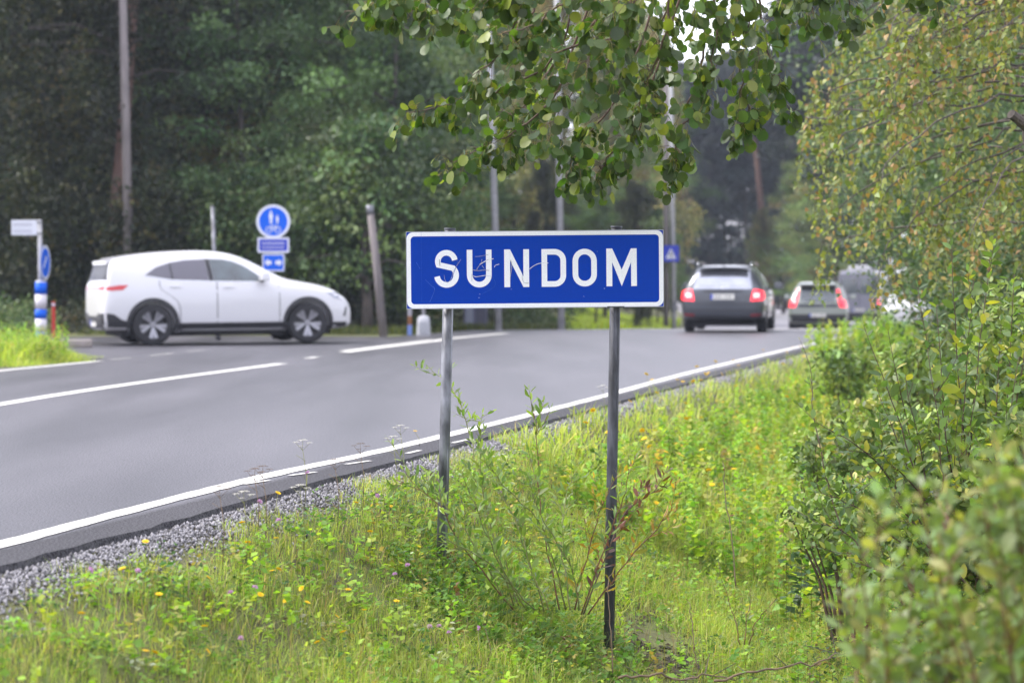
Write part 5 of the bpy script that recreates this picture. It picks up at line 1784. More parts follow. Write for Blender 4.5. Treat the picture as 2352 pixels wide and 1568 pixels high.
herbs('broadleaf_weeds', y, None, .06 + .14 * grg.random(n), grg.uniform(.03, .065, n), [(.09, .19, .035), (.13, .26, .045), (.20, .33, .055), (.24, .14, .06)], (4, 4, 2, .4), 'dark green broad leaved weeds around the feet of the sign posts', 47, 14, x=x)
# litter of twigs and dead leaves on the bare soil
n = 2600
y = 12.3 + 2.4 * grg.random(n); x = .58 + .55 * grg.random(n)
T, F = LT['far']
pos = np.stack([x, y, gz(x, y) + .012 + .012 * grg.random(n)], -1)
dr = grg.normal(0, 1, (n, 3)); dr[:, 2] *= .15; nn = grg.normal(0, .3, (n, 3)); nn[:, 2] += 1
cc = pal(grg, n, [(.05, .034, .026), (.09, .062, .042), (.20, .15, .10), (.025, .019, .016)], (4, 3, .5, 5), .2)
V, FF, CC = scatter(T, F, pos, rot_from(dr, nn), grg.uniform(.015, .05, n), cc)
tag(link('leaf_litter', arr_mesh('leaf_litter', V, FF, CC), M['petal']), 'dead leaves and bits of bark on the bare soil beside the right post', 'leaf litter', kind='stuff')

# ------------------------------------------------------------------ flowers, each a plant of its own
def flower_meshes():
    out = {}
    for nm, npet, col, cc in (('yellow', 13, (.85, .62, .01), (.75, .42, .005)),):
        V, F, C = [], [], []
        for ring, (rr, zz, n_) in enumerate(((.5, .10, npet), (.34, .16, npet))):
            for i in range(n_):
                a = 2 * math.pi * (i + ring * .5) / n_
                w_ = math.pi / n_ * 1.25
                o = len(V)
                V += [(0, 0, .05), (rr * .7 * math.cos(a - w_), rr * .7 * math.sin(a - w_), zz), (rr * math.cos(a), rr * math.sin(a), zz + .02), (rr * .7 * math.cos(a + w_), rr * .7 * math.sin(a + w_), zz)]
                C += [cc, col, col, col]
                F += [(o, o + 1, o + 2), (o, o + 2, o + 3)]
        out[nm] = arr_mesh('flower_head', np.array(V), np.array(F), np.array(C)); out[nm].materials.append(M['petal'])
    rg = np.random.default_rng(3)
    for nm, col in (('pink', (.52, .30, .50)), ('brown', (.09, .045, .03)), ('mauve', (.40, .20, .42))):
        n = 70
        v = rg.normal(0, 1, (n, 3)); v /= np.linalg.norm(v, axis=1, keepdims=True); v[:, 2] = np.abs(v[:, 2]) * .9 - .15
        T, F = LT['narrow']
        V, FF, CC = scatter(T, F, v * .12, rot_from(v, rg.normal(0, 1, (n, 3))), rg.uniform(.30, .42, n), np.clip(np.array(col)[None] * (1 + rg.normal(0, .2, (n, 1))) * np.where(rg.random((n, 1)) < .3, 1.35, 1), .01, .8))
        out[nm] = arr_mesh('flower_head', V, FF, CC); out[nm].materials.append(M['petal'])
    n = 60
    r, a = rg.random(n) ** .5 * .5, rg.uniform(0, 6.28, n)
    pos = np.stack([r * np.cos(a), r * np.sin(a), .10 - .16 * r ** 2 + rg.normal(0, .015, n)], -1)
    T, F = LT['far']
    V, FF, CC = scatter(T, F, pos, rot_from(rg.normal(0, 1, (n, 3)) * [1, 1, .2], np.tile([[0, 0, 1.]], (n, 1)) + rg.normal(0, .3, (n, 3))), np.full(n, .16), np.clip(np.array([.62, .60, .55])[None] * (1 + rg.normal(0, .15, (n, 1))), 0, .9))
    out['white'] = arr_mesh('flower_head', V, FF, CC); out['white'].materials.append(M['petal'])
    V2, FF2, CC2 = scatter(T, F, pos, rot_from(rg.normal(0, 1, (n, 3)) * [1, 1, .2], np.tile([[0, 0, 1.]], (n, 1)) + rg.normal(0, .3, (n, 3))), np.full(n, .14), np.clip(np.array([.16, .11, .08])[None] * (1 + rg.normal(0, .3, (n, 1))), 0, .9))
    out['dry'] = arr_mesh('flower_head', V2, FF2, CC2); out['dry'].materials.append(M['petal'])
    return out


FM = flower_meshes()
STEM = {}
for nm, m_ in (('green', M['green_stem']), ('dry', M['dry_stem'])):
    mb = MB().tube([Vector((0, 0, -.02)), Vector((.03, .01, .5)), Vector((0, 0, 1))], [.0016, .0013, .0011], 5)
    STEM[nm] = mb.mesh('stem', True); STEM[nm].materials.append(m_)


def flower(name, head, x, y, h, size, label, cat, group, tilt=.35, stem='green', z=None):
    zg = float(gz(x, y)) if z is None else z
    e = empty(name, (x, y, zg), grg.uniform(0, 6.28), label, cat, group)
    lx, ly = grg.normal(0, .06, 2)
    e.rotation_euler = (lx * 2, ly * 2, grg.uniform(0, 6.28))
    s = bpy.data.objects.new('stem', STEM[stem]); COL.objects.link(s); s.parent = e
    k = 1 + y / 40
    s.scale = (k, k, h)
    f = bpy.data.objects.new('flower_head', FM[head]); COL.objects.link(f); f.parent = e
    f.location = (0, 0, h); f.scale = (size, size, size)
    f.rotation_euler = (grg.normal(0, tilt), grg.normal(0, tilt), 0)
    return e


def at_px(px, py):
    p = hit(px, py)
    return p.x, p.y


near_y = [(335, 1318), (280, 1378), (368, 1428), (183, 1487), (316, 1590), (560, 1268), (622, 1372), (643, 1368), (690, 1390), (850, 1248), (470, 1375), (565, 1287), (635, 1290), (916, 1425), (730, 1520), (742, 1524), (700, 1450), (760, 1455),
          (815, 1460), (785, 1500), (1030, 1110), (960, 1010), (1060, 1240), (905, 1190), (820, 1180), (610, 1180), (1390, 1045), (1175, 1290), (1140, 1205), (800, 1395), (655, 1428), (465, 1568), (360, 1540), (470, 1520), (1120, 1445), (1245, 1080), (590, 1445)]
for i, (px, py) in enumerate(near_y):
    x, y = at_px(px, py + 25)
    flower('hawkbit', 'yellow', x, y, grg.uniform(.10, .17), .034, 'yellow hawkbit flower on a thin stem in the grass left of the posts', 'flower', 'yellow flowers in the near grass')
for i in range(24):
    x, y = at_px(grg.uniform(1430, 1800), grg.uniform(960, 1320))
    flower('hawkbit', 'yellow', x, y, grg.uniform(.12, .22), .034, 'yellow hawkbit flower in the grass right of the posts', 'flower', 'yellow flowers right of the posts')
for i in range(110):
    px, py = grg.uniform(1480, 1980), grg.uniform(0, 1)
    y = 17 + 24 * py ** 1.3
    u = .55 + 1.6 * grg.random()
    x = u / .974 + float(np.interp(y, EK, EX))
    flower('hawkbit', 'yellow', x, y, grg.uniform(.22, .45) * (.7 + .3 * u), .05, 'yellow flower among the lush herbs along the road edge', 'flower', 'yellow flowers further along the verge')
for px, py in [(545, 1430), (575, 1425), (600, 1210), (710, 1115), (310, 1370), (990, 1480), (1015, 1475), (1083, 1508), (1160, 1150), (640, 1258), (900, 1360), (945, 1350), (560, 1535), (865, 1190), (1410, 1000), (1500, 1130), (1530, 1160), (1570, 1160), (1600, 1125), (1515, 965), (1620, 1010), (1040, 1515), (180, 1395)]:
    x, y = at_px(px, py + 25)
    flower('red_clover', 'pink', x, y, grg.uniform(.12, .18), .030, 'pale pink clover head in the verge grass', 'flower', 'pink clover heads in the verge')
for px, py in [(870, 1170), (1050, 1275), (1035, 1235), (1250, 1255), (1300, 1235), (1105, 1240), (1365, 1320), (1290, 1380), (1110, 1520), (430, 1440), (650, 1495), (1690, 1045), (1460, 1060), (1540, 1010), (1310, 1300), (990, 1170), (1175, 1200)]:
    x, y = at_px(px, py + 30)
    flower('seed_head', 'brown', x, y, grg.uniform(.14, .28), .022, 'dark brown withered clover head above the grass', 'flower', 'dark withered flower heads', stem='dry')


def yarrow(px, py, dry=False, zoff=None):
    """flat white flower umbel; (px, py) is where its top shows"""
    best = None
    for k in range(400):
        d = 9.0 + k * .03
        p = P(px, py, d)
        if p.z - gz(p.x, p.y) < .36:
            best = p; break
    p = best or P(px, py, 12)
    zg = float(gz(p.x, p.y)); h = p.z - zg
    e = empty('yarrow', (p.x, p.y, zg), 0, None, 'flower')
    mb = MB()
    mb.tube([Vector((.01, 0, -.02)), Vector((.02, 0, h * .5)), Vector((0, 0, h * .88))], [.0022, .0018, .0014], 5)
    heads = [(0, 0, 0, .05), (-.035, .01, -.01, .035), (.035, -.01, -.012, .036), (-.012, .02, -.03, .03)]
    for hx, hy, hz, s in heads: mb.tube([Vector((0, 0, h * .86)), Vector((hx, hy, h + hz - .002))], .001, 4)
    for k in range(5):
        a = k * 2.3; zz = h * (.15 + .14 * k)
        mb.tube([Vector((.015, 0, zz)), Vector((.015 + .05 * math.cos(a), .05 * math.sin(a), zz + .03))], .0012, 4)
    mb.build('stem', M['dry_stem'] if dry else M['green_stem'], e, True)
    for hx, hy, hz, s in heads:
        f = bpy.data.objects.new('flower_head', FM['dry' if dry else 'white']); COL.objects.link(f); f.parent = e
        f.location = (hx, hy, h + hz); f.scale = (s, s, s)
    return e


YA = [(585, 1078, 1, 'dry brown yarrow umbel standing over the road edge line'), (603, 1072, 1, 'dry yarrow umbel just right of its brown neighbour by the edge line'), (695, 1012, 0, 'tall white yarrow standing highest before the asphalt'),
      (770, 1056, 1, 'brown yarrow before the splashes of road paint'), (920, 978, 0, 'white yarrow umbel left of the left post'), (903, 1003, 0, 'white yarrow just below the one left of the post'), (505, 1118, 1, 'greyish yarrow touching the white edge line'),
      (560, 1130, 0, 'small white yarrow at the gravel edge'), (1385, 886, 0, 'white yarrow head touching the right post'), (828, 1020, 1, 'withered yarrow at the gravel between the posts and the paint splashes'), (1150, 1045, 0, 'white yarrow between the two posts'), (690, 1115, 0, 'low white yarrow beside the gravel strip')]
for px, py, dry, lb in YA:
    e = yarrow(px, py, bool(dry)); e['label'] = lb


# ------------------------------------------------------------------ woody plants with single leaves
LV = {
    'willow': leaf_variants('willow', [(.13, .21, .055), (.18, .27, .07), (.26, .33, .09), (.38, .32, .07)], (4, 4, 2, .6), 14, 51),
    'sallow': leaf_variants('oval', [(.10, .17, .06), (.14, .22, .06), (.22, .28, .065), (.40, .36, .07)], (4, 4, 2.2, .5), 16, 52),
    'sallow_soft': leaf_variants('oval', [(.15, .21, .075), (.20, .26, .09), (.30, .30, .10), (.40, .32, .09), (.20, .12, .08)], (4, 4, 2, .7, .5), 12, 57),
    'orange': leaf_variants('narrow', [(.34, .26, .05), (.26, .28, .06), (.36, .19, .05)], (3, 3, 1), 8, 53),
    'dead': leaf_variants('narrow', [(.17, .07, .045), (.11, .05, .035), (.22, .11, .07)], (3, 3, 1), 8, 54),
    'aspen': leaf_variants('round', [(.045, .078, .018), (.062, .104, .022), (.092, .145, .028), (.16, .20, .035), (.075, .035, .02)], (5, 5, 3, .8, .20), 24, 55),
    'birchl': leaf_variants('birch', [(.13, .17, .045), (.18, .22, .055), (.26, .28, .06), (.46, .34, .06), (.34, .20, .08)], (4.5, 4, 2.5, .6, .25), 16, 56),
}


def stem_leaves(path, rg, size, spacing, t0=.25, up_=.4, droop=0.0, tip=True, out=None, face=None):
    """alternate leaves along a stem"""
    out = [] if out is None else out
    L = [0]
    for a, b in zip(path[:-1], path[1:]): L.append(L[-1] + (b - a).length)
    tot = L[-1]
    s = tot * t0
    k = 0
    while s < tot * .995:
        i = max(j for j in range(len(L)) if L[j] <= s)
        i = min(i, len(path) - 2)
        f = (s - L[i]) / max(1e-6, L[i + 1] - L[i])
        p = path[i].lerp(path[i + 1], f)
        t = (path[i + 1] - path[i]).normalized()
        a = k * 2.4 + rg.normal(0, .4)
        side = t.orthogonal().normalized()
        side = Matrix.Rotation(a, 3, t) @ side
        d = (t * .6 + side * 1.0 + Vector((0, 0, up_ - droop)) + Vector(rg.normal(0, .18, 3))).normalized()
        nn = Vector((0, 0, 1)) + Vector(rg.normal(0, .5, 3))
        sz = size * rg.uniform(.65, 1.2) * (1.0 - .45 * (s / tot) ** 3)
        out.append((tuple(p + d * .004), tuple(d), tuple(nn), sz))
        s += spacing * rg.uniform(.6, 1.4)
        k += 1
    if tip: out.append((tuple(path[-1]), tuple((path[-1] - path[-2]).normalized()), tuple(rg.normal(0, 1, 3)), size * .5))
    return out


def world_path(pts, d0, d1, wob=.01, rg=None, n=5):
    m = len(pts)
    q_ = [P(px, py, d0 + (d1 - d0) * i / (m - 1)) for i, (px, py) in enumerate(pts)]
    c = smooth_curve(q_, n)
    if rg is not None:
        c = [p + Vector(rg.normal(0, wob, 3)) * (0 < i < len(c) - 1) for i, p in enumerate(c)]
    return c


def plant(name, label, cat, stems, seed, size, spacing, r0, r1, m_stem, var, kind='oval', limit=300, origin=None, t0=.2, side=0, side_len=.2, up_=.4, droop=0, extra=None, group=None, stem_name='stem'):
    """stems: list of (pixel polyline, d0, d1[, material, leaf set])"""
    rg = np.random.default_rng(seed)
    paths = []
    for st_ in stems:
        paths.append((world_path(st_[0], st_[1], st_[2], .004, rg), st_[3] if len(st_) > 3 else m_stem, st_[4] if len(st_) > 4 else None))
    org = Vector(origin) if origin is not None else paths[0][0][0].copy()
    org.z = float(gz(org.x, org.y))
    e = empty(name, org, 0, label, cat, group)
    tr, sp = [], {}
    for path, ms, lset in paths:
        n = len(path)
        MB().tube([p - org for p in path], [r0 + (r1 - r0) * i / (n - 1) for i in range(n)], 7, True).build(stem_name, ms, e, True)
        lv = stem_leaves(path, rg, size, spacing, t0, up_, droop)
        if side:
            mb = MB()
            for k in range(side):
                i = int(rg.integers(int(n * .25), n - 1))
                t = (path[min(i + 1, n - 1)] - path[i]).normalized()
                dd = (t + Vector(rg.normal(0, .7, 3)) + Vector((0, 0, .3 - droop))).normalized()
                l = side_len * rg.uniform(.5, 1.3)
                b_ = [path[i], path[i] + dd * l * .5, path[i] + (dd + Vector((0, 0, .15 - droop * .6))).normalized() * l]
                mb.tube([p - org for p in b_], [r1 * 1.4, r1 * 1.1, r1 * .7], 5, False)
                stem_leaves(b_, rg, size * .9, spacing * .8, .2, up_, droop, out=lv)
            mb.build('side_twigs', ms, e)['kind'] = 'stuff'
        (sp.setdefault(lset, []) if lset else tr).extend(lv)
    if extra: tr += extra(rg)
    for src, nm in [(tr, None)] + [(v, k) for k, v in sp.items()]:
        if not src: continue
        loc = [(tuple(Vector(p) - org), d, n_, s) for p, d, n_, s in src]
        sc = [view_score(p, s) + rg.random() * .0 for p, d, n_, s in src]
        lk = kind if nm is None else 'narrow'
        place_leaves(e, lk, LV[nm or var], loc, limit if nm is None else 60, sc)
    return e


W = M['green_stem']; RS = M['red_stem']
plant('willow_sapling', 'spindly young willow with many thin leafy shoots growing between the two sign posts', 'shrub', [
    ([(1195, 1400), (1130, 1200), (1085, 1020), (1050, 910), (1015, 872), (983, 842)], 12.7, 13.5),
    ([(1180, 1390), (1120, 1180), (1102, 1040), (1108, 950)], 12.7, 12.6),
    ([(1250, 1405), (1190, 1210), (1150, 1130), (1128, 1050)], 12.7, 12.9, W),
    ([(1285, 1400), (1245, 1190), (1233, 1020), (1228, 945)], 12.6, 12.5, RS),
    ([(1300, 1400), (1250, 1220), (1160, 1120), (1120, 1060)], 12.6, 12.2),
    ([(1320, 1400), (1350, 1260), (1385, 1160), (1420, 1085)], 12.6, 12.5, RS, 'orange'),
    ([(1340, 1410), (1425, 1200), (1490, 1135), (1562, 1105)], 12.5, 12.8, M['twig'], 'dead'),
    ([(1335, 1410), (1400, 1230), (1435, 1130), (1448, 1062)], 12.5, 12.2, RS),
    ([(1160, 1380), (1070, 1220), (970, 1110), (892, 1010)], 12.7, 12.9, W),
    ([(1180, 1400), (1060, 1250), (1000, 1150), (905, 1100)], 12.7, 12.4, RS),
    ([(1210, 1400), (1150, 1300), (1090, 1160), (1060, 1080)], 12.6, 12.2, W),
    ([(1310, 1400), (1290, 1250), (1300, 1140), (1330, 1060)], 12.6, 13.0, W),
    ([(1350, 1410), (1440, 1290), (1520, 1200), (1550, 1160)], 12.5, 12.2, RS, 'orange'),
    ([(1260, 1400), (1210, 1280), (1200, 1180), (1180, 1090)], 12.6, 12.9, W),
    ([(1330, 1400), (1310, 1300), (1240, 1180), (1215, 1110)], 12.4, 12.2, W),
    ([(1230, 1400), (1120, 1290), (1010, 1230), (950, 1200)], 12.6, 12.3, W),
], 61, .074, .026, .0045, .0013, W, 'willow', 'willow', 300, t0=.12, side=6, side_len=.16)

# aspen: trunk just outside the right edge, limbs reaching over the road sign
ao = P(2402, 1000, 12.8); ao.z = float(gz(ao.x, ao.y))
asp = empty('aspen_tree', ao, 0, 'aspen with round leaves whose low boughs hang over the place name sign', 'tree')
tp = [ao + Vector((.03, 0, -.2)), P(2405, 900, 12.8), P(2400, 420, 12.8), P(2383, 295, 12.8), P(2408, 180, 12.8), P(2420, -100, 12.85), P(2425, -600, 12.9), P(2400, -1300, 13)]
mb = MB().tube([p - ao for p in smooth_curve(tp, 5)], list(np.interp(np.linspace(0, 1, 36), [0, .3, .44, .6, 1], [.10, .083, .082, .075, .035])), 16)
trunk_o = mb.build('trunk', M['bark'], asp, True)
s0_, s1_ = P(2362, 292, 12.75) - ao, P(2322, 262, 12.68) - ao
stub = MB().tube([s0_, s0_.lerp(s1_, .45), s0_.lerp(s1_, .5), s1_], [.034, .030, .027, .026], 10).build('cut_branch_stub', M['bark'], asp, False)
arg = np.random.default_rng(99)
limb_px = [([(2418, 60), (2330, -120), (2120, -190), (1800, -170), (1450, -130), (1100, -80), (900, -40)], 12.8, 11.2), ([(2420, -100), (2250, -260), (1900, -260), (1500, -260), (1250, -200)], 12.8, 12.6),
           ([(2420, 0), (2300, -140), (2050, -150), (1850, -100), (1700, -90)], 12.8, 10.9), ([(2425, -400), (2600, -600), (2800, -700)], 12.9, 13.5), ([(2425, -500), (2200, -800), (1900, -950), (1600, -900)], 12.9, 12.0)]
limbs = []
for pts, a, b in limb_px:
    path = world_path(pts, a, b, .015, arg)
    limbs.append(path)
    n = len(path)
    MB().tube([p - ao for p in path], [.030 + (.008 - .030) * i / (n - 1) for i in range(n)], 9).build('limb', M['bark'], asp, True)
boughs = [
    ([(1250, -110), (1060, -10), (930, 28), (790, 48)], 11.4, 11.6), ([(1500, -130), (1350, 90), (1180, 210), (1050, 262), (925, 283)], 11.5, 12.2), ([(1420, -120), (1260, 250), (1150, 330), (1035, 400)], 12.2, 12.6),
    ([(1550, -140), (1420, 250), (1330, 340), (1310, 430)], 12.0, 12.4), ([(1600, -130), (1480, 280), (1400, 380), (1370, 430)], 12.4, 12.9), ([(1650, -120), (1600, 230), (1560, 340), (1550, 415)], 12.2, 12.7),
    ([(1680, -150), (1690, 180), (1715, 280), (1700, 345)], 12.0, 12.6), ([(1720, -150), (1760, 130), (1785, 220), (1800, 275)], 12.3, 12.8), ([(1780, -150), (1850, 10), (1862, 100)], 11.8, 12.2),
    ([(1830, -160), (1930, -20), (1945, 75)], 12.2, 12.4), ([(1930, -180), (2060, -50), (2135, 8)], 12.3, 12.4), ([(1300, -110), (1200, 60), (1130, 160), (1080, 190)], 11.6, 11.7), ([(1350, -120), (1290, 120), (1220, 250), (1150, 290)], 12.4, 12.9),
    ([(1480, -120), (1420, 130), (1330, 230), (1240, 330)], 11.0, 11.2), ([(1560, -150), (1520, 120), (1480, 230), (1450, 330)], 11.2, 11.4), ([(1740, -140), (1660, 60), (1640, 180), (1620, 270)], 11.1, 11.2),
    ([(1200, -90), (1120, -10), (1040, 40), (985, 70)], 11.8, 12.2), ([(1400, -130), (1300, 0), (1200, 90), (1110, 100)], 10.8, 10.8), ([(1580, -150), (1470, 10), (1400, 110), (1330, 170)], 10.9, 10.8), ([(1750, -150), (1700, 20), (1720, 110), (1745, 180)], 10.8, 10.9),
    ([(1450, -150), (1380, 30), (1290, 120), (1230, 180)], 12.8, 13.3), ([(1620, -150), (1540, 40), (1500, 160), (1480, 240)], 12.8, 13.2), ([(1800, -160), (1800, -20), (1790, 60), (1770, 130)], 12.6, 13.0), ([(1080, -70), (1000, -30), (900, -10), (860, 20)], 11.2, 11.3),
    ([(1870, -170), (1900, -60), (1880, 20)], 11.4, 11.5), ([(1500, -120), (1440, -30), (1400, 60)], 11.4, 11.3), ([(1300, -110), (1180, -20), (1090, 30)], 10.9, 11.0), ([(1650, -150), (1630, -40), (1590, 50)], 10.9, 10.9), ([(2050, -190), (2080, -90), (2150, -20)], 11.9, 12.0),
]
aleaf, petm = [], MB()
tw_mb = []
for bi_, (pts, a, b) in enumerate(boughs):
    path = world_path([(x_, y_ - (22 + 22 * (x_ > 1560)) * (y_ > 0)) for x_, y_ in pts], a, b, .012, arg)
    # hang the bough on the nearest limb
    base = path[0]
    near_ = min((p for l in limbs[:3] for p in l), key=lambda p: (p - base).length)
    path = [near_, near_.lerp(base, .5) + Vector((0, 0, .03))] + path
    n = len(path)
    bo = MB().tube([p - ao for p in path], [.0085 + (.0016 - .0085) * i / (n - 1) for i in range(n)], 7).build('bough', M['twig'], asp, True)
    tm = MB()
    tot = sum((q2 - q1).length for q1, q2 in zip(path[:-1], path[1:]))
    ntw = int(tot / .047)
    for k in range(ntw):
        f = .22 + .78 * (k + arg.random()) / ntw
        i = min(int(f * (n - 1)), n - 2)
        p = path[i].lerp(path[i + 1], f * (n - 1) - i)
        t = (path[i + 1] - path[i]).normalized()
        l = arg.uniform(.05, .17) * (1.15 - .45 * f)
        d = (t * .7 + Vector(arg.normal(0, .6, 3)) + Vector((0, 0, -.15))).normalized()
        e_ = p + d * l + Vector((0, 0, -.25 * l))
        tm.tube([p - ao, p + d * l * .55 - ao, e_ - ao], [.0020, .0015, .0010], 4, False)
        nl = int(arg.integers(3, 7))
        for q_ in range(nl):
            fs_ = .4 + .6 * (q_ + 1) / nl
            o_ = p.lerp(e_, fs_)
            pet = (Vector(arg.normal(0, 1, 3)) * .6 + Vector((0, 0, -.55)) + d * .5).normalized() * arg.uniform(.025, .05)
            q2 = o_ + pet
            petm.tube([o_ - ao, o_ + pet * .5 + Vector((0, 0, .004)) - ao, q2 - ao], .0008, 3, False)
            dd = (pet.normalized() * .7 + Vector((0, 0, -.7)) + Vector(arg.normal(0, .45, 3))).normalized()
            nn = Vector((arg.normal(0, .8), -1.0, arg.normal(.4, .7)))
            nn = Vector((arg.normal(0, 1.0), arg.normal(-.45, .8), arg.normal(.35, .8)))
            aleaf.append((tuple(q2 - ao), tuple(dd), tuple(nn), arg.uniform(.036, .070) if arg.random() > .2 else arg.uniform(.03, .044)))
    tm.build('twigs', M['twig'], bo)['kind'] = 'stuff'
po = petm.build('petioles', mat('petiole', (.30, .26, .05), .6), asp)
po['kind'] = 'stuff'
# foliage above the picture, shading the boughs
for l in limbs:
    for k in range(130):
        p = l[int(arg.integers(len(l) // 4, len(l)))] + Vector(arg.normal(0, .20, 3)) + Vector((0, 0, .12))
        x_, y_, _ = in_view(p)
        if y_ > -25: continue
        aleaf.append((tuple(p - ao), tuple(arg.normal(0, .5, 3) + np.array([0, 0, -1.])), tuple(arg.normal(0, 1, 3)), .055))
place_leaves(asp, 'round', LV['aspen'], aleaf, 300, [view_score(Vector(t[0]) + ao, t[3]) + arg.random() * .01 for t in aleaf])

# sallow shrub on the right, its upright shoots in focus
stems = []
srg = np.random.default_rng(123)
tips = [(1983, 745), (2040, 760), (2108, 660), (2150, 700), (2186, 566), (2236, 640), (2276, 560), (2330, 630), (2080, 860), (2300, 740), (2210, 760), (2130, 800), (2340, 820), (2250, 860), (2170, 880), (2060, 920), (2010, 880), (2290, 900), (2360, 720), (2380, 600),
        (2100, 960), (2200, 960), (2320, 980)]
for tx, ty in tips:
    bx = 2190 + (tx - 2190) * .35 + srg.uniform(-50, 50) + (1400 - 1400) 
    by = 1330 + srg.uniform(-40, 60)
    d0, d1 = srg.uniform(12.6, 13.6), srg.uniform(12.3, 13.5)
    mx, my = bx + (tx - bx) * .55 + 30 * (tx < 2150), by + (ty - by) * .5
    stems.append(([(bx, by), ((bx + mx) / 2 + 8, (by + my) / 2), (mx, my), (tx, ty)], d0, d1))
plant('sallow_shrub', 'tall sallow shrub with upright dark shoots and oval leaves right of the sign', 'shrub', stems, 71, .095, .030, .0075, .0016, M['twig'], 'sallow', 'oval', 300, t0=.2, side=1, side_len=.2, up_=.15)
low = [([(2200, 1330), (2080, 1150), (1990, 1040), (1905, 985)], 12.9, 12.4), ([(2200, 1350), (2050, 1230), (1960, 1160), (1870, 1130)], 12.8, 12.3), ([(2150, 1380), (2020, 1290), (1950, 1230), (1890, 1200)], 12.6, 12.3),
       ([(2250, 1330), (2150, 1180), (2060, 1080), (1975, 1030)], 12.8, 12.6), ([(2220, 1340), (2100, 1200), (2030, 1120), (1980, 1090)], 12.6, 12.5), ([(2300, 1350), (2250, 1200), (2210, 1100), (2200, 1040)], 12.5, 12.4),
       ([(2330, 1360), (2330, 1200), (2300, 1120), (2290, 1060)], 12.2, 12.2), ([(2280, 1400), (2180, 1300), (2120, 1240), (2080, 1190)], 12.1, 12.0), ([(2180, 1420), (2080, 1340), (2020, 1310), (1960, 1290)], 12.0, 11.8), ([(2350, 1420), (2340, 1320), (2300, 1250), (2250, 1210)], 11.8, 11.6)]
plant('sallow_shrub', 'low spreading sallow shoots with grey green leaves at the foot of the upright shrub', 'shrub', low, 72, .080, .028, .007, .0016, M['twig'], 'sallow', 'oval', 300, t0=.1, side=5, side_len=.24, up_=.2)
plant('aspen_sapling', 'slim sapling with few leaves standing against the road where the edge line ends', 'sapling', [([(1960, 1310), (1905, 1120), (1868, 950), (1862, 850), (1838, 782)], 12.8, 13.2)], 73, .055, .09, .0045, .0012, M['twig'], 'sallow', 'oval', 60, t0=.2, side=2, side_len=.08)
plant('dock_stalk', 'dark dead stalk with withered seed head right of the right post', 'plant', [([(1690, 1345), (1680, 1230), (1664, 1130), (1660, 1062)], 12.6, 12.8)], 74, .04, .07, .0035, .0020, M['dry_stem'], 'dead', 'narrow', 40, t0=.55, up_=-.4)
plant('dead_shoot', 'bare brown dead shoot rising in front of the right post', 'plant', [([(1407, 1545), (1402, 1430), (1396, 1340), (1410, 1310)], 12.2, 12.4)], 75, .045, .06, .0035, .0018, M['dry_stem'], 'dead', 'narrow', 30, t0=.85, up_=-.5)
plant('dead_shoot', 'short dead shoot with curled dark leaves at the lower right of the posts', 'plant', [([(1600, 1530), (1592, 1470), (1588, 1420), (1580, 1380)], 12.1, 12.2)], 76, .04, .04, .0030, .0015, M['dry_stem'], 'dead', 'narrow', 30, t0=.3, up_=-.7)
plant('young_shoot', 'brown stemmed shoot with narrow pale leaves below the dead dock stalk', 'plant', [([(1700, 1480), (1690, 1420), (1670, 1370), (1650, 1290)], 12.2, 12.2), ([(1720, 1480), (1740, 1420), (1780, 1380), (1790, 1330)], 12.2, 12.0), ([(1710, 1480), (1720, 1400), (1725, 1350)], 12.2, 12.3)], 77, .045, .035, .003, .0012, M['red_stem'], 'willow', 'willow', 80)
for i, (pts, a, b) in enumerate([([(1420, 1556), (1500, 1548), (1560, 1560), (1620, 1550), (1690, 1562)], 11.3, 11.5), ([(1640, 1562), (1760, 1535), (1880, 1520), (1930, 1500)], 11.2, 11.4)]):
    path = world_path(pts, a, b, .006, srg)
    path = [Vector((p.x, p.y, max(p.z, float(gz(p.x, p.y)) + .02))) for p in path]
    o_ = path[0].copy()
    e = empty('fallen_branch', o_, 0, ['grey fallen branch lying in the grass below the right post', 'thin fallen branch lying right of the other one at the ditch'][i], 'branch')
    n = len(path)
    MB().tube([p - o_ for p in path], [.0065 + (.003 - .0065) * k / (n - 1) for k in range(n)], 7).build('wood', M['dry_stem'], e, True)
    mb = MB()
    for k in range(6):
        j = int(srg.integers(3, n - 1)); d = Vector(srg.normal(0, 1, 3)); d.z = abs(d.z) * .5
        mb.tube([path[j] - o_, path[j] + d.normalized() * srg.uniform(.06, .2) - o_], [.0025, .0015], 5)
    mb.build('twigs', M['bark'], e)['kind'] = 'stuff'

# out-of-focus shrub close to the camera, lower right
stems = []
for i in range(36):
    tx = 1885 + 515 * srg.random() ** .75
    lim = 1330 - (tx - 1880) * .62
    ty = lim + srg.uniform(-110, 220)
    bx = tx + 60 + srg.uniform(-60, 90)
    stems.append(([(bx, 1800), (bx - 5, 1640), ((bx + tx) / 2, (1640 + ty) / 2), (tx, ty)], srg.uniform(5.6, 7.4), srg.uniform(5.4, 7.2)))
plant('sallow_shrub', 'blurred grey green shrub nearest the viewer in the lower right corner', 'shrub', stems, 81, .066, .024, .006, .0015, M['red_stem'], 'sallow_soft', 'oval', 300, t0=.1, side=5, side_len=.16, up_=.2)

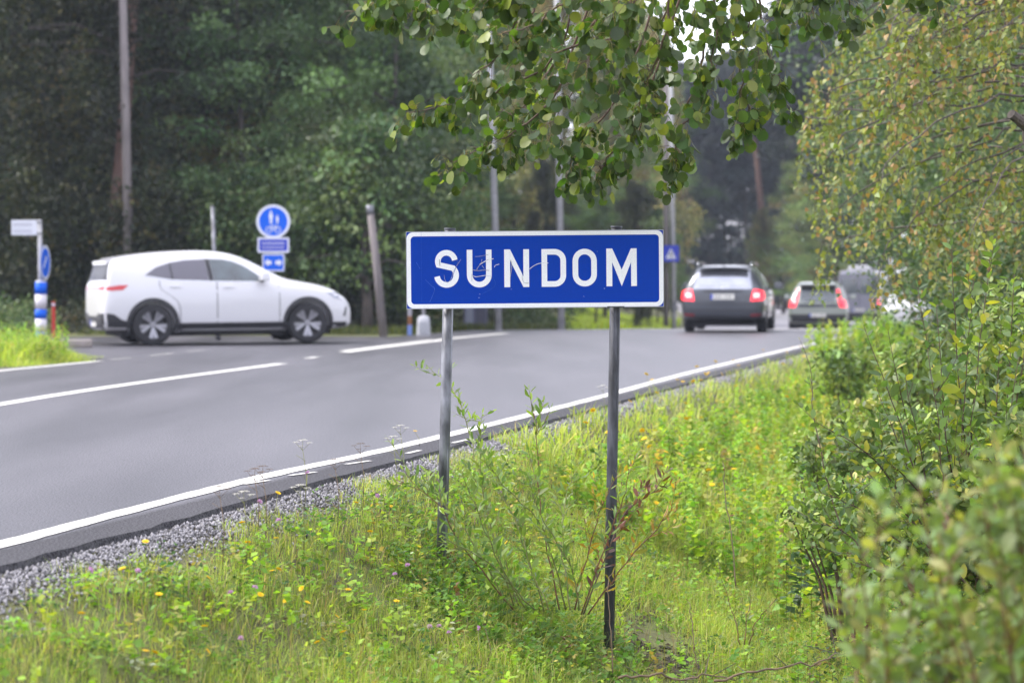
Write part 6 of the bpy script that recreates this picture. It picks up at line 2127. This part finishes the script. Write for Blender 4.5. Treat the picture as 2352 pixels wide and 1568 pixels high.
# birch on the right: drooping twigs of small yellowing leaves
bo_ = P(2520, 900, 19.5); bo_.z = float(gz(bo_.x, bo_.y))
bir = empty('birch_tree', bo_, 0, 'yellowing birch with drooping twigs along the right side of the road', 'tree')
tp = [bo_ + Vector((0, 0, -.2)), P(2515, 500, 19.5), P(2500, 100, 19.5), P(2490, -500, 19.6), P(2480, -1100, 19.6)]
MB().tube([p - bo_ for p in smooth_curve(tp, 5)], list(np.linspace(.13, .04, 21)), 14).build('trunk', M['birch_bark'], bir, True)
brg = np.random.default_rng(17)
bl = []
ends = []
for i in range(46):
    ty = -60 + 760 * (int(brg.integers(0, 13)) + .5) / 13 + brg.normal(0, 13)
    lim = np.interp(ty, [-60, 40, 150, 300, 430, 520, 620, 700], [2050, 1990, 1880, 1850, 1875, 1960, 1930, 2020])
    tx = lim + 360 * brg.random() ** 1.3
    if ty > 555 and tx < 2110: continue
    ends.append((tx, ty))
ends += [(1850, 250), (1840, 300), (1870, 200), (1880, 340), (1905, 160), (1900, 470), (1880, 585), (2010, 660), (1880, 600)]
for tx, ty in ends:
    d1 = brg.uniform(17.5, 21) if tx > 2000 else brg.uniform(20, 25)
    sx, sy = 2500, ty - brg.uniform(60, 300)
    mx = (sx + tx) / 2 + 40
    my = min(sy, ty) - brg.uniform(10, 50) + 25
    path = world_path([(sx, sy), (mx, my), (tx + 60, (my + ty) / 2 - 5), (tx, ty)], 19.5, d1, .02, brg)
    n = len(path)
    bgo = MB().tube([p - bo_ for p in path], [.013 + (.002 - .013) * k / (n - 1) for k in range(n)], 6).build('bough', M['bark'], bir, True)
    tm = MB()
    for k in range(9):
        f = .30 + .70 * (k + brg.random()) / 9
        i = min(int(f * (n - 1)), n - 2)
        p = path[i].lerp(path[i + 1], f * (n - 1) - i)
        l = brg.uniform(.2, .75) * (1.2 - .5 * f)
        side_ = Vector((brg.normal(-.12, .14), brg.normal(0, .14), -1)).normalized()
        c = [p, p + side_ * l * .5 + Vector((-.03, 0, .02)), p + side_ * l]
        tm.tube([q_ - bo_ for q_ in c], [.0018, .0014, .001], 4, False)
        nl = int(l / .027)
        for j in range(nl):
            q_ = c[0].lerp(c[2], (j + .6) / nl) + Vector(brg.normal(0, .018, 3))
            dd = Vector(brg.normal(0, .6, 3)) + Vector((0, 0, -.8))
            bl.append((tuple(q_ - bo_), tuple(dd), tuple(Vector((brg.normal(0, 1), -.6, brg.normal(.5, .8)))), brg.uniform(.038, .068)))
    tm.build('twigs', M['twig'], bgo)['kind'] = 'stuff'
place_leaves(bir, 'birch', LV['birchl'], bl, 300, [view_score(Vector(t[0]) + bo_, t[3]) + brg.random() * .05 for t in bl], M['near_far_leaf'])

# ------------------------------------------------------------------ damp air between here and the far wood
hm = bpy.data.materials.new('haze_mat'); hm.use_nodes = True
hn = hm.node_tree; hn.nodes.clear()
ho = hn.nodes.new('ShaderNodeOutputMaterial'); hv = hn.nodes.new('ShaderNodeVolumePrincipled')
hv.inputs['Color'].default_value = (.74, .82, 1.0, 1)
hv.inputs['Density'].default_value = .0004
hn.links.new(hv.outputs[0], ho.inputs['Volume'])
hz = MB().box((20, 130, 13.0), (700, 620, 32.0)).build('haze', hm)
tag(hz, 'thin pale haze lying over the road and the far wood', 'haze', kind='stuff')
